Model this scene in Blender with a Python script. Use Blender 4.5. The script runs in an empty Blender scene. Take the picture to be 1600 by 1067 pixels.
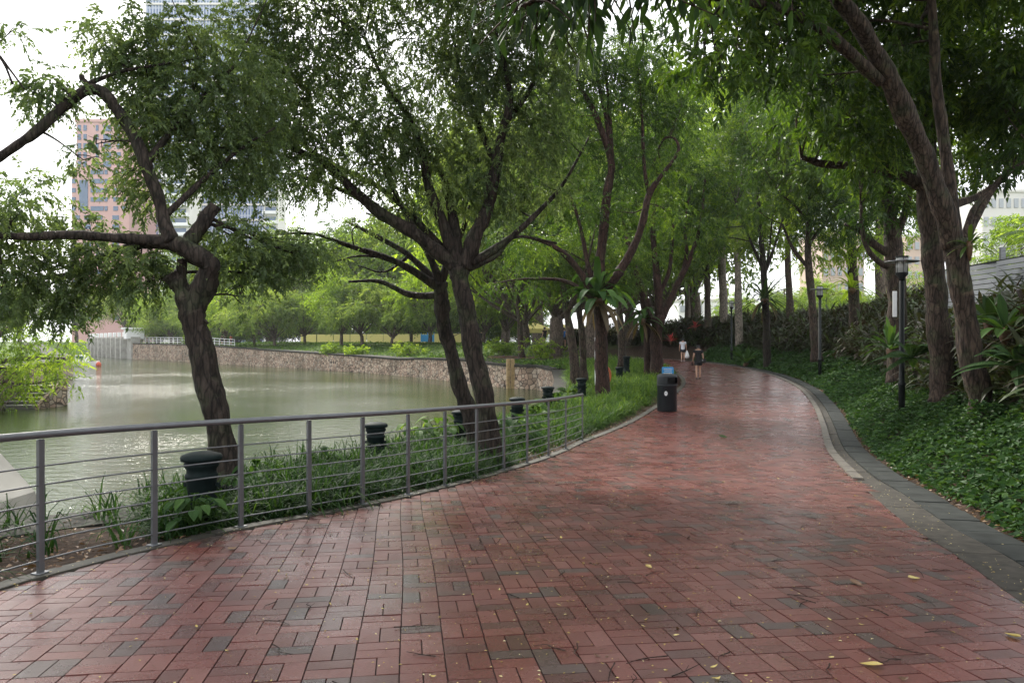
import bpy, math, random
import numpy as np
from mathutils import Vector

R = math.radians
rng = np.random.default_rng(7)
random.seed(7)
scene = bpy.context.scene
COL = scene.collection

# ------------------------------------------------------------------ camera
F = 1170.0                      # focal length in photo pixels (1600 wide)
CAM = np.array([0.0, 0.0, 1.54])
cd = bpy.data.cameras.new('camera')
cam = bpy.data.objects.new('camera', cd)
COL.objects.link(cam)
cam.location = CAM
cam.rotation_euler = (R(90), 0, 0)
cd.sensor_width = 36.0
cd.lens = 36.0 * F / 1600.0
cd.clip_start = 0.05
cd.clip_end = 5000
scene.camera = cam

# ------------------------------------------------------------------ world, sun, exposure
SUN_AZ = R(-25)                 # measured from +Y, negative is to the left
SUN_EL = R(41)
w = bpy.data.worlds.new('World')
scene.world = w
w.use_nodes = True
wn, wl = w.node_tree.nodes, w.node_tree.links
wn.clear()
sky = wn.new('ShaderNodeTexSky')
sky.sky_type = 'NISHITA'
sky.sun_disc = False
sky.sun_elevation = SUN_EL
sky.sun_rotation = SUN_AZ
sky.dust_density = 4.0
tc = wn.new('ShaderNodeTexCoord')
cn = wn.new('ShaderNodeTexNoise')
cn.inputs['Scale'].default_value = 2.2
cn.inputs['Detail'].default_value = 5
cr = wn.new('ShaderNodeValToRGB')
cr.color_ramp.elements[0].position = 0.3
cr.color_ramp.elements[0].color = (7.6, 7.9, 8.3, 1)
cr.color_ramp.elements[1].position = 0.7
cr.color_ramp.elements[1].color = (11.5, 11.6, 11.8, 1)
mx = wn.new('ShaderNodeMix')
mx.data_type = 'RGBA'
mx.inputs[0].default_value = 0.85
bg = wn.new('ShaderNodeBackground')
bg.inputs['Strength'].default_value = 0.1
wo = wn.new('ShaderNodeOutputWorld')
wl.new(tc.outputs['Generated'], cn.inputs['Vector'])
wl.new(cn.outputs['Fac'], cr.inputs[0])
wl.new(sky.outputs[0], mx.inputs[6])
wl.new(cr.outputs[0], mx.inputs[7])
wl.new(mx.outputs[2], bg.inputs['Color'])
wl.new(bg.outputs[0], wo.inputs['Surface'])

sd = bpy.data.lights.new('sun', 'SUN')
sd.energy = 3.0
sd.angle = R(12)
sd.color = (1.0, 0.95, 0.86)
sun = bpy.data.objects.new('sun', sd)
COL.objects.link(sun)
_d = Vector((math.sin(SUN_AZ) * math.cos(SUN_EL), math.cos(SUN_AZ) * math.cos(SUN_EL), math.sin(SUN_EL)))
sun.rotation_euler = _d.to_track_quat('Z', 'Y').to_euler()
sun.location = (-30, 40, 60)

scene.view_settings.view_transform = 'Standard'
scene.view_settings.look = 'None'
scene.view_settings.gamma = 1
scene.view_settings.exposure = 1.22
try:
    scene.cycles.max_bounces = 7
    scene.cycles.diffuse_bounces = 4
    scene.cycles.transmission_bounces = 5
    scene.cycles.transparent_max_bounces = 6
    scene.cycles.sample_clamp_indirect = 8
except Exception:
    pass

# ------------------------------------------------------------------ helpers
def P(px, py, Y):
    return np.array([(px - 800.0) / F * Y, Y, CAM[2] - (py - 533.5) / F * Y])

def norm(v):
    v = np.asarray(v, float)
    return v / np.maximum(np.linalg.norm(v, axis=-1, keepdims=True), 1e-9)

def sstep(a, b, x):
    t = np.clip((np.asarray(x, float) - a) / (b - a), 0, 1)
    return t * t * (3 - 2 * t)

def origin(o):
    p = np.zeros(3)
    while o is not None:
        p = p + np.array(o.location)
        o = o.parent
    return p

class MB:
    def __init__(self):
        self.V, self.Q, self.T, self.A, self.n = [], [], [], [], 0
    def add(self, v, q=None, t=None, a=0.5):
        v = np.asarray(v, float).reshape(-1, 3)
        self.V.append(v)
        if q is not None and len(q): self.Q.append(np.asarray(q, np.int64).reshape(-1, 4) + self.n)
        if t is not None and len(t): self.T.append(np.asarray(t, np.int64).reshape(-1, 3) + self.n)
        aa = np.full(len(v), a, float) if np.isscalar(a) else np.asarray(a, float)
        self.A.append(aa)
        self.n += len(v)
        return self
    def mesh(self, name, mat, smooth=False, off=None):
        V = np.concatenate(self.V) if self.V else np.zeros((0, 3))
        if off is not None: V = V - off
        Q = np.concatenate(self.Q) if self.Q else np.zeros((0, 4), np.int64)
        T = np.concatenate(self.T) if self.T else np.zeros((0, 3), np.int64)
        A = np.concatenate(self.A) if self.A else np.zeros(0)
        me = bpy.data.meshes.new(name)
        me.vertices.add(len(V))
        me.vertices.foreach_set('co', V.astype(np.float32).ravel())
        loops = np.concatenate([Q.ravel(), T.ravel()]).astype(np.int32)
        me.loops.add(len(loops))
        me.loops.foreach_set('vertex_index', loops)
        np_ = len(Q) + len(T)
        me.polygons.add(np_)
        ls = np.concatenate([np.arange(len(Q)) * 4, len(Q) * 4 + np.arange(len(T)) * 3]).astype(np.int32)
        me.polygons.foreach_set('loop_start', ls)
        me.update(calc_edges=True)
        me.polygons.foreach_set('use_smooth', np.full(np_, smooth))
        at = me.attributes.new('tint', 'FLOAT', 'POINT')
        at.data.foreach_set('value', A.astype(np.float32))
        me.materials.append(mat)
        return me
    def build(self, name, mat, parent=None, smooth=False, loc=None):
        off = origin(parent) if parent is not None else (np.array(loc, float) if loc is not None else None)
        o = bpy.data.objects.new(name, self.mesh(name, mat, smooth, off))
        COL.objects.link(o)
        if parent is not None: o.parent = parent
        elif loc is not None: o.location = loc
        return o

def thing(name, label, cat, loc=(0, 0, 0), group=None):
    o = bpy.data.objects.new(name, None)
    o.empty_display_size = 0.2
    COL.objects.link(o)
    o.location = [float(x) for x in loc]
    return tag(o, label, cat, group)

def tag(o, label=None, cat=None, group=None, kind=None):
    if label: o['label'] = label
    if cat: o['category'] = cat
    if group: o['group'] = group
    if kind: o['kind'] = kind
    return o

def copy_tree(o, parent=None):
    c = o.copy()
    COL.objects.link(c)
    if parent is not None: c.parent = parent
    for ch in list(o.children):
        copy_tree(ch, c)
    return c

def catmull(pts, n):
    pts = np.asarray(pts, float)
    if len(pts) < 3:
        t = np.linspace(0, 1, max(n, 2))[:, None]
        return pts[0] * (1 - t) + pts[-1] * t
    p = np.vstack([2 * pts[0] - pts[1], pts, 2 * pts[-1] - pts[-2]])
    out = []
    m = len(pts) - 1
    for i in range(m):
        t = np.linspace(0, 1, n, endpoint=(i == m - 1))[:, None]
        a, b, c, d = p[i], p[i + 1], p[i + 2], p[i + 3]
        out.append(.5 * ((2 * b) + (-a + c) * t + (2 * a - 5 * b + 4 * c - d) * t ** 2 + (-a + 3 * b - 3 * c + d) * t ** 3))
    return np.vstack(out)

def tube(mb, pts, rad, sides=8, bump=0.0, cap=True, a=0.5):
    pts = np.asarray(pts, float)
    n = len(pts)
    rad = np.broadcast_to(np.asarray(rad, float), (n,))
    tan = norm(np.gradient(pts, axis=0))
    if bump:
        kk_ = rng.uniform(0, 6.28, 3); s1_ = np.arange(n)
        rad = rad * (1 + .05 * np.sin(s1_ * .9 + kk_[0]) + .05 * np.sin(s1_ * .37 + kk_[1]))
        pts = pts + (rad * .09)[:, None] * np.stack([np.sin(s1_ * .55 + kk_[1]), np.sin(s1_ * .43 + kk_[2]), 0 * s1_], -1)
    up = np.array([0, 0, 1.0]) if abs(tan[0][2]) < .9 else np.array([1.0, 0, 0])
    u = norm(np.cross(tan[0], up))
    vs = []
    ang = np.linspace(0, 2 * math.pi, sides, endpoint=False)
    for i in range(n):
        u = norm(u - tan[i] * np.dot(u, tan[i]))
        v = np.cross(tan[i], u)
        r = rad[i] * (1 + bump * rng.normal(size=sides)) if bump else np.full(sides, rad[i])
        vs.append(pts[i] + (np.cos(ang) * r)[:, None] * u + (np.sin(ang) * r)[:, None] * v)
    V = np.vstack(vs)
    i = np.arange(n - 1)[:, None] * sides
    j = np.arange(sides)[None, :]
    k = (j + 1) % sides
    q = np.stack([i + j, i + k, i + sides + k, i + sides + j], -1).reshape(-1, 4)
    t = []
    if cap:
        V = np.vstack([V, pts[0], pts[-1]])
        c0, c1 = n * sides, n * sides + 1
        for jj in range(sides):
            kk = (jj + 1) % sides
            t.append((c0, kk, jj))
            t.append((c1, (n - 1) * sides + jj, (n - 1) * sides + kk))
    mb.add(V, q, t, a)

def lathe(mb, prof, sides=20, c=(0, 0, 0), cap=True):
    prof = np.asarray(prof, float)
    ang = np.linspace(0, 2 * math.pi, sides, endpoint=False)
    n = len(prof)
    V = np.stack([prof[:, 0][:, None] * np.cos(ang), prof[:, 0][:, None] * np.sin(ang), np.repeat(prof[:, 1][:, None], sides, 1)], -1).reshape(-1, 3)
    i = np.arange(n - 1)[:, None] * sides
    j = np.arange(sides)[None, :]
    k = (j + 1) % sides
    q = np.stack([i + j, i + k, i + sides + k, i + sides + j], -1).reshape(-1, 4)
    t = []
    if cap:
        V = np.vstack([V, [0, 0, prof[0, 1]], [0, 0, prof[-1, 1]]])
        for jj in range(sides):
            kk = (jj + 1) % sides
            t.append((n * sides, kk, jj))
            t.append((n * sides + 1, (n - 1) * sides + jj, (n - 1) * sides + kk))
    mb.add(V + np.asarray(c, float), q, t)

def box(mb, c, s, rz=0.0, bev=0.0, a=0.5):
    x, y, z = [k / 2 for k in s]
    if bev > 0:
        b = min(bev, x * .9, y * .9, z * .9)
        lay = [(-z, x - b, y - b), (-z + b, x, y), (z - b, x, y), (z, x - b, y - b)]
        V, q = [], []
        for (zz, xx, yy) in lay:
            V += [(-xx, -yy, zz), (xx, -yy, zz), (xx, yy, zz), (-xx, yy, zz)]
        q.append((3, 2, 1, 0)); q.append((12, 13, 14, 15))
        for l in range(3):
            for j in range(4):
                k = (j + 1) % 4
                q.append((l * 4 + j, l * 4 + k, l * 4 + 4 + k, l * 4 + 4 + j))
    else:
        V = [(-x, -y, -z), (x, -y, -z), (x, y, -z), (-x, y, -z), (-x, -y, z), (x, -y, z), (x, y, z), (-x, y, z)]
        q = [(3, 2, 1, 0), (4, 5, 6, 7), (0, 1, 5, 4), (1, 2, 6, 5), (2, 3, 7, 6), (3, 0, 4, 7)]
    V = np.array(V, float)
    ca, sa = math.cos(rz), math.sin(rz)
    V = np.stack([V[:, 0] * ca - V[:, 1] * sa, V[:, 0] * sa + V[:, 1] * ca, V[:, 2]], -1) + np.asarray(c, float)
    mb.add(V, q, a=a)

def leaves(mb, pos, d, nrm, L, W, tint, droop=0.15):
    """one folded diamond per leaf"""
    N = len(pos)
    if N == 0: return
    d = norm(d)
    side = norm(np.cross(d, nrm))
    nn = np.cross(side, d)
    L = np.broadcast_to(L, (N,))[:, None]
    W = np.broadcast_to(W, (N,))[:, None]
    mid = pos + d * L * .42
    tip = pos + d * L + np.array([0, 0, -1.0]) * L * droop
    V = np.stack([pos, mid + side * W / 2 + nn * W * .22, tip, mid - side * W / 2 + nn * W * .22], 1).reshape(-1, 3)
    q = np.arange(N * 4).reshape(-1, 4)
    mb.add(V, q, a=np.repeat(np.broadcast_to(tint, (N,)), 4))

def straps(mb, pos, d0, L, W, droop, tint, k=5, prof=None, fold=0.0, side=None):
    """curved strap leaves; pos,d0 (N,3)"""
    N = len(pos)
    if N == 0: return
    d0 = norm(d0)
    L = np.broadcast_to(L, (N,)).astype(float)
    W = np.broadcast_to(W, (N,)).astype(float)
    droop = np.broadcast_to(droop, (N,)).astype(float)
    t = np.linspace(0, 1, k)
    if prof is None:
        prof = np.interp(t, [0, .2, .5, .8, 1], [.35, .8, 1, .75, .02])
    if side is None:
        side = norm(np.cross(d0, np.array([0, 0, 1.0])) + 1e-6)
    pts = [pos]
    p = pos.copy()
    for i in range(1, k):
        d = norm(d0 + np.array([0, 0, -1.0]) * (droop * (t[i] * 1.0) ** 1.3)[:, None] * 1.6)
        p = p + d * (L / (k - 1))[:, None]
        pts.append(p)
    pts = np.stack(pts, 1)                     # N,k,3
    hw = (W[:, None] * prof[None, :] / 2)[..., None]
    if fold:
        tg = norm(np.gradient(pts, axis=1))
        nn = np.cross(side[:, None, :], tg)
        rows = np.stack([pts - side[:, None, :] * hw + nn * hw * fold, pts, pts + side[:, None, :] * hw + nn * hw * fold], 2)  # N,k,3,3
        m = 3
    else:
        rows = np.stack([pts - side[:, None, :] * hw, pts + side[:, None, :] * hw], 2)
        m = 2
    V = rows.reshape(-1, 3)
    b = (np.arange(N)[:, None, None] * k * m + np.arange(k - 1)[None, :, None] * m + np.arange(m - 1)[None, None, :])
    q = np.stack([b, b + 1, b + m + 1, b + m], -1).reshape(-1, 4)
    mb.add(V, q, a=np.repeat(np.broadcast_to(tint, (N,)), k * m))

# ------------------------------------------------------------------ materials
def new_mat(name):
    m = bpy.data.materials.new(name)
    m.use_nodes = True
    nt = m.node_tree
    b = nt.nodes['Principled BSDF']
    return m, nt, b

def ramp(nt, stops, src=None, interp='LINEAR'):
    r = nt.nodes.new('ShaderNodeValToRGB')
    r.color_ramp.interpolation = interp
    e = r.color_ramp.elements
    while len(e) < len(stops): e.new(0.5)
    for el, (p, c) in zip(e, stops):
        el.position = p
        el.color = (c[0], c[1], c[2], 1)
    if src is not None: nt.links.new(src, r.inputs[0])
    return r

def noise(nt, scale, detail=4, vec=None, rough=0.55):
    n = nt.nodes.new('ShaderNodeTexNoise')
    n.inputs['Scale'].default_value = scale
    n.inputs['Detail'].default_value = detail
    n.inputs['Roughness'].default_value = rough
    if vec is not None: nt.links.new(vec, n.inputs['Vector'])
    return n

def objco(nt, scale=(1, 1, 1)):
    t = nt.nodes.new('ShaderNodeTexCoord')
    m = nt.nodes.new('ShaderNodeMapping')
    m.inputs['Scale'].default_value = scale
    nt.links.new(t.outputs['Object'], m.inputs['Vector'])
    return m.outputs[0]

def bump(nt, b, h, strength=0.5, dist=0.02):
    n = nt.nodes.new('ShaderNodeBump')
    n.inputs['Strength'].default_value = strength
    n.inputs['Distance'].default_value = dist
    nt.links.new(h, n.inputs['Height'])
    nt.links.new(n.outputs[0], b.inputs['Normal'])
    return n

def mix_col(nt, fac, a, b, blend='MIX'):
    m = nt.nodes.new('ShaderNodeMix')
    m.data_type = 'RGBA'
    m.blend_type = blend
    for s, i in ((fac, 0), (a, 6), (b, 7)):
        if hasattr(s, 'links') or hasattr(s, 'is_linked'): nt.links.new(s, m.inputs[i])
        elif isinstance(s, (int, float)): m.inputs[i].default_value = s
        else: m.inputs[i].default_value = (s[0], s[1], s[2], 1)
    return m.outputs[2]

def attr(nt, name='tint'):
    a = nt.nodes.new('ShaderNodeAttribute')
    a.attribute_name = name
    return a.outputs['Fac']

def leaf_mat(name, c0, c1, c2, trans=0.4, tcol=None, rough=0.42, spec=0.4):
    m, nt, b = new_mat(name)
    a = attr(nt)
    r = ramp(nt, [(0, c0), (.55, c1), (1, c2)], a)
    b.inputs['Roughness'].default_value = rough
    b.inputs['Specular IOR Level'].default_value = spec
    nt.links.new(r.outputs[0], b.inputs['Base Color'])
    tr = nt.nodes.new('ShaderNodeBsdfTranslucent')
    k = tcol or (1.5, 1.45, .55)
    tc_ = mix_col(nt, 1.0, r.outputs[0], k, 'MULTIPLY')
    nt.links.new(tc_, tr.inputs['Color'])
    ms = nt.nodes.new('ShaderNodeMixShader')
    ms.inputs[0].default_value = trans
    nt.links.new(b.outputs[0], ms.inputs[1])
    nt.links.new(tr.outputs[0], ms.inputs[2])
    out = nt.nodes['Material Output']
    nt.links.new(ms.outputs[0], out.inputs['Surface'])
    return m

def bark_mat(name, c0, c1, moss=(0.05, 0.07, 0.03), mossf=0.25, stretch=0.22, depth=0.03, scale=14):
    m, nt, b = new_mat(name)
    v = objco(nt, (1, 1, stretch))
    n1 = noise(nt, scale, 6, v, .65)
    n2 = noise(nt, 2.2, 4, objco(nt))
    r = ramp(nt, [(.32, c0), (.68, c1)], n1.outputs['Fac'])
    mf = ramp(nt, [(.52, (0, 0, 0)), (.7, (mossf * 2.2,) * 3)], n2.outputs['Fac'])
    c = mix_col(nt, mf.outputs[0], r.outputs[0], moss)
    vk = nt.nodes.new('ShaderNodeTexVoronoi'); vk.inputs['Scale'].default_value = scale * 1.1; vk.feature = 'DISTANCE_TO_EDGE'
    wv = noise(nt, 5, 3, v); wm = mix_col(nt, .12, v, wv.outputs['Color']); nt.links.new(wm, vk.inputs['Vector'])
    ck = ramp(nt, [(.0, (.28,) * 3), (.16, (1, 1, 1))], vk.outputs['Distance'])
    c = mix_col(nt, 1, c, ck.outputs[0], 'MULTIPLY')
    n5 = noise(nt, 4.5, 6, objco(nt), .7)
    li = ramp(nt, [(.60, (0, 0, 0)), (.68, (.55,) * 3)], n5.outputs['Fac'])
    c = mix_col(nt, li.outputs[0], c, tuple(min(1, k * 1.7) for k in c1))
    nt.links.new(c, b.inputs['Base Color'])
    b.inputs['Roughness'].default_value = .85
    b.inputs['Specular IOR Level'].default_value = .25
    vo = nt.nodes.new('ShaderNodeTexVoronoi')
    vo.inputs['Scale'].default_value = scale * 1.3
    vo.feature = 'DISTANCE_TO_EDGE'
    nt.links.new(v, vo.inputs['Vector'])
    ad = nt.nodes.new('ShaderNodeMath'); ad.operation = 'ADD'
    nt.links.new(n1.outputs['Fac'], ad.inputs[0]); nt.links.new(vo.outputs['Distance'], ad.inputs[1])
    bump(nt, b, ad.outputs[0], .9, depth)
    return m

def plain_mat(name, c, rough=.5, metal=0.0, spec=.5, var=.12, vs=6.0, bmp=0.0):
    m, nt, b = new_mat(name)
    n = noise(nt, vs, 5, objco(nt))
    lo = tuple(x * (1 - var) for x in c)
    hi = tuple(min(1, x * (1 + var)) for x in c)
    r = ramp(nt, [(.3, lo), (.7, hi)], n.outputs['Fac'])
    nt.links.new(r.outputs[0], b.inputs['Base Color'])
    b.inputs['Roughness'].default_value = rough
    b.inputs['Metallic'].default_value = metal
    b.inputs['Specular IOR Level'].default_value = spec
    if bmp: bump(nt, b, n.outputs['Fac'], .6, bmp)
    return m

M = {}
M['leaf_fine'] = leaf_mat('fine_leaf', (.06, .095, .045), (.115, .165, .07), (.19, .25, .09), .52, (1.5, 1.5, .8), .5, .3)
M['leaf_lance'] = leaf_mat('lance_leaf', (.02, .045, .013), (.05, .10, .022), (.13, .21, .035), .48, (1.7, 1.6, .5), .45, .3)
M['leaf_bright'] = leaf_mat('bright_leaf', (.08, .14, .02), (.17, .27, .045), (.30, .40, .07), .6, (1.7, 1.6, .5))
M['leaf_mid'] = leaf_mat('mid_leaf', (.03, .065, .018), (.07, .125, .028), (.17, .25, .05), .5, (1.7, 1.6, .5))
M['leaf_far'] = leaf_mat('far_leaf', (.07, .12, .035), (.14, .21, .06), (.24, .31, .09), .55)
M['leaf_near'] = leaf_mat('near_leaf', (.014, .03, .012), (.025, .052, .018), (.045, .085, .028), .3, rough=.6, spec=.12)
M['cover'] = leaf_mat('cover_leaf', (.016, .042, .015), (.042, .095, .028), (.11, .19, .05), .25, rough=.55, spec=.12)
M['thicket'] = leaf_mat('thicket_leaf', (.04, .028, .02), (.035, .05, .022), (.08, .12, .04), .25, rough=.5, spec=.2)
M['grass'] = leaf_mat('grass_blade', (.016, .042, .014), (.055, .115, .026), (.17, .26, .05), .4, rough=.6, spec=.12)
M['fern'] = leaf_mat('fern_frond', (.02, .05, .018), (.04, .085, .026), (.08, .15, .04), .35, rough=.6, spec=.08)
M['dry'] = leaf_mat('dry_frond', (.06, .04, .02), (.11, .075, .035), (.17, .12, .06), .3)
M['yellow'] = leaf_mat('yellow_leaf', (.30, .20, .06), (.52, .42, .14), (.66, .60, .36), .2)
M['brown'] = leaf_mat('brown_leaf', (.08, .045, .025), (.16, .09, .05), (.3, .2, .11), .15)
M['red_leaf'] = leaf_mat('red_leaf', (.25, .03, .04), (.45, .06, .07), (.6, .15, .15), .35)
M['bark_dark'] = bark_mat('dark_bark', (.012, .009, .007), (.058, .044, .035))
M['bark_red'] = bark_mat('reddish_bark', (.018, .010, .008), (.075, .038, .029), mossf=.1)
M['bark_grey'] = bark_mat('grey_bark', (.02, .014, .011), (.10, .07, .052), mossf=.3)
M['bark_pale'] = bark_mat('pale_bark', (.13, .11, .09), (.26, .22, .18), mossf=.2, depth=.012)
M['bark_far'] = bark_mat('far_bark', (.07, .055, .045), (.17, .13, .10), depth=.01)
M['steel'] = plain_mat('grey_painted_steel', (.17, .175, .185), .38, .6, .5, .1, 9)
M['green_iron'] = plain_mat('dark_green_iron', (.007, .013, .013), .7, 0, .12, .25, 12, .002)
M['black_post'] = plain_mat('black_paint', (.010, .013, .013), .6, 0, .2, .2, 10)
M['bin'] = plain_mat('bin_plastic', (.014, .017, .020), .45, 0, .3, .15, 8)
M['dark'] = plain_mat('dark_inside', (.006, .006, .006), .8)
M['white'] = plain_mat('white_paint', (.75, .75, .75), .5, 0, .4, .05)
M['concrete'] = plain_mat('concrete', (.34, .33, .30), .85, 0, .3, .22, 1.6, .004)
M['coping'] = plain_mat('damp_coping', (.028, .027, .022), .85, 0, .2, .4, 5, .004)
M['glass_pale'] = plain_mat('haze_toned_glass', (.34, .36, .39), .4)  # window glass lightened: distance haze is put into its colour
M['kerb'] = plain_mat('kerb_stone', (.105, .093, .078), .6, 0, .4, .3, 5, .004)
M['kerb_dark'] = plain_mat('weathered_kerb', (.05, .046, .036), .7, 0, .4, .35, 5, .004)
M['slab'] = plain_mat('drain_slab', (.028, .031, .029), .75, 0, .2, .4, 5, .004)
M['gutter'] = plain_mat('gutter_concrete', (.042, .037, .03), .75, 0, .3, .5, 9, .006)
M['grout'] = plain_mat('grout', (.05, .03, .026), .9)
M['glass'] = plain_mat('blue_glass', (.05, .10, .18), .2, 0, .8, .15, .3)
M['pink'] = plain_mat('pink_facade', (.52, .32, .30), .7, 0, .3, .06, .2)
M['pale'] = plain_mat('pale_facade', (.62, .60, .57), .7, 0, .3, .05, .2)
M['tan'] = plain_mat('tan_facade', (.55, .42, .35), .7, 0, .3, .05, .2)
M['yellow_panel'] = plain_mat('yellow_panel', (.62, .54, .2), .5, 0, .4, .05)
M['blue_panel'] = plain_mat('blue_panel', (.04, .25, .55), .4, 0, .4, .05)
M['orange'] = plain_mat('orange_ring', (.4, .09, .03), .4)
M['wallgrey'] = plain_mat('grey_wall_panel', (.26, .275, .30), .6, 0, .4, .08, 2)
M['skin'] = plain_mat('skin', (.45, .27, .19), .5, 0, .4, .06)
M['hair'] = plain_mat('hair', (.008, .007, .006), .45)
M['black_cloth'] = plain_mat('black_cloth', (.012, .012, .013), .85)
M['dark_cloth'] = plain_mat('dark_cloth', (.02, .022, .028), .85)
M['white_cloth'] = plain_mat('white_cloth', (.55, .56, .6), .85)
M['red_cloth'] = plain_mat('red_cloth', (.5, .10, .05), .85)
M['blue_cloth'] = plain_mat('blue_cloth', (.04, .16, .45), .85)
M['timber'] = plain_mat('weathered_timber', (.28, .2, .1), .8, 0, .3, .3, 6, .004)

def ground_material():
    m, nt, b = new_mat('soil_and_grass')
    a = attr(nt)
    v = objco(nt)
    n1 = noise(nt, 9, 8, v, .7)
    n2 = noise(nt, 1.3, 5, v)
    n3 = noise(nt, 40, 4, v)
    soil = ramp(nt, [(.3, (.02, .014, .010)), (.5, (.05, .032, .022)), (.68, (.10, .066, .045))], n1.outputs['Fac'])
    gr = ramp(nt, [(.3, (.05, .085, .025)), (.7, (.12, .18, .05))], n2.outputs['Fac'])
    g2 = mix_col(nt, .5, gr.outputs[0], ramp(nt, [(.3, (.04, .07, .02)), (.7, (.15, .2, .06))], n3.outputs['Fac']).outputs[0])
    nt.links.new(mix_col(nt, a, soil.outputs[0], g2), b.inputs['Base Color'])
    b.inputs['Roughness'].default_value = .95
    b.inputs['Specular IOR Level'].default_value = .2
    bump(nt, b, n1.outputs['Fac'], 1, .05)
    return m
M['ground'] = ground_material()

def water_material():
    m, nt, b = new_mat('pond_water')
    v = objco(nt, (1, 1.9, 1))
    n1 = noise(nt, 1.7, 3, v, .55)
    n2 = noise(nt, 6.5, 3, v, .6)
    big = noise(nt, .05, 3, objco(nt))
    ad = nt.nodes.new('ShaderNodeMath'); ad.operation = 'MULTIPLY_ADD'
    ad.inputs[1].default_value = .45
    nt.links.new(n2.outputs['Fac'], ad.inputs[0]); nt.links.new(n1.outputs['Fac'], ad.inputs[2])
    bn = bump(nt, b, ad.outputs[0], .35, .10)
    st = ramp(nt, [(.35, (.2,) * 3), (.65, (.7,) * 3)], big.outputs['Fac'])
    nt.links.new(st.outputs[0], bn.inputs['Strength'])
    b.inputs['Base Color'].default_value = (.030, .046, .014, 1)
    b.inputs['Roughness'].default_value = .06
    b.inputs['IOR'].default_value = 1.33
    return m
M['water'] = water_material()

def brick_material():
    m, nt, b = new_mat('brick_paver')
    a = attr(nt)
    v = objco(nt)
    n1 = noise(nt, 1.6, 9, v, .72)
    n2 = noise(nt, 55, 5, v, .7)
    n3 = noise(nt, 1.3, 7, v, .7)
    base = ramp(nt, [(0, (.070, .050, .047)), (.10, (.095, .062, .056)), (.13, (.086, .042, .038)), (.4, (.122, .047, .041)), (.8, (.152, .054, .046)), (1, (.17, .072, .062))], a)
    dirt = ramp(nt, [(.45, (1, 1, 1)), (.75, (.74, .71, .69))], n1.outputs['Fac'])
    c = mix_col(nt, .8, base.outputs[0], dirt.outputs[0], 'MULTIPLY')
    gr = ramp(nt, [(.35, (.78, .78, .78)), (.7, (1.12, 1.1, 1.1))], n2.outputs['Fac'])
    c = mix_col(nt, 1, c, gr.outputs[0], 'MULTIPLY')
    nt.links.new(c, b.inputs['Base Color'])
    rr = ramp(nt, [(.35, (.20,) * 3), (.65, (.38,) * 3)], n3.outputs['Fac'])
    nt.links.new(rr.outputs[0], b.inputs['Roughness'])
    b.inputs['Specular IOR Level'].default_value = .5
    bump(nt, b, n2.outputs['Fac'], .5, .003)
    return m
M['brick'] = brick_material()

def stone_material():
    m, nt, b = new_mat('rubble_stone')
    v = objco(nt, (1, 1, 1.3))
    vo = nt.nodes.new('ShaderNodeTexVoronoi'); vo.inputs['Scale'].default_value = 2.6
    ve = nt.nodes.new('ShaderNodeTexVoronoi'); ve.inputs['Scale'].default_value = 2.6; ve.feature = 'DISTANCE_TO_EDGE'
    nt.links.new(v, vo.inputs['Vector']); nt.links.new(v, ve.inputs['Vector'])
    sep = nt.nodes.new('ShaderNodeSeparateColor'); nt.links.new(vo.outputs['Color'], sep.inputs[0])
    c = ramp(nt, [(0, (.19, .14, .10)), (.35, (.36, .25, .18)), (.7, (.44, .35, .26)), (1, (.30, .25, .20))], sep.outputs[0])
    j = ramp(nt, [(.02, (.12, .11, .10)), (.09, (1, 1, 1))], ve.outputs['Distance'])
    c2 = mix_col(nt, 1, c.outputs[0], j.outputs[0], 'MULTIPLY')
    n = noise(nt, .5, 5, objco(nt))
    st = ramp(nt, [(.4, (1, 1, 1)), (.7, (.5, .5, .46))], n.outputs['Fac'])
    nt.links.new(mix_col(nt, 1, c2, st.outputs[0], 'MULTIPLY'), b.inputs['Base Color'])
    b.inputs['Roughness'].default_value = .9
    bump(nt, b, ve.outputs['Distance'], .8, .05)
    return m
M['stone'] = stone_material()

def curtain_material():
    m, nt, b = new_mat('curtain_wall')
    v = objco(nt)
    w1 = nt.nodes.new('ShaderNodeTexWave'); w1.bands_direction = 'X'; w1.inputs['Scale'].default_value = .22
    w2 = nt.nodes.new('ShaderNodeTexWave'); w2.bands_direction = 'Z'; w2.inputs['Scale'].default_value = .085
    nt.links.new(v, w1.inputs['Vector']); nt.links.new(v, w2.inputs['Vector'])
    a1 = ramp(nt, [(.62, (0, 0, 0)), (.75, (1, 1, 1))], w1.outputs['Fac'])
    a2 = ramp(nt, [(.8, (0, 0, 0)), (.9, (.6, .6, .6))], w2.outputs['Fac'])
    mxm = nt.nodes.new('ShaderNodeMath'); mxm.operation = 'MAXIMUM'
    nt.links.new(a1.outputs[0], mxm.inputs[0]); nt.links.new(a2.outputs[0], mxm.inputs[1])
    nt.links.new(mix_col(nt, mxm.outputs[0], (.09, .14, .25), (.36, .40, .48)), b.inputs['Base Color'])
    b.inputs['Roughness'].default_value = .2
    return m
M['curtain'] = curtain_material()
# ------------------------------------------------------------------ the lie of the land
_zy = np.array([-60, 0, 5, 10, 14, 17.2, 20, 24, 30, 37, 45, 55, 70, 100, 200])
_zz = np.array([1.2, 0, -.235, -.47, -.655, -.785, -.795, -.68, -.47, -.255, -.07, .12, .35, .8, 1.2])
_yd = np.linspace(-60, 200, 2601)
_zd = np.interp(_yd, _zy, _zz)
_k = np.ones(25) / 25
_zd[15:-15] = np.convolve(_zd, _k, 'same')[15:-15]
def zP(y): return np.interp(y, _yd, _zd)

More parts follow.
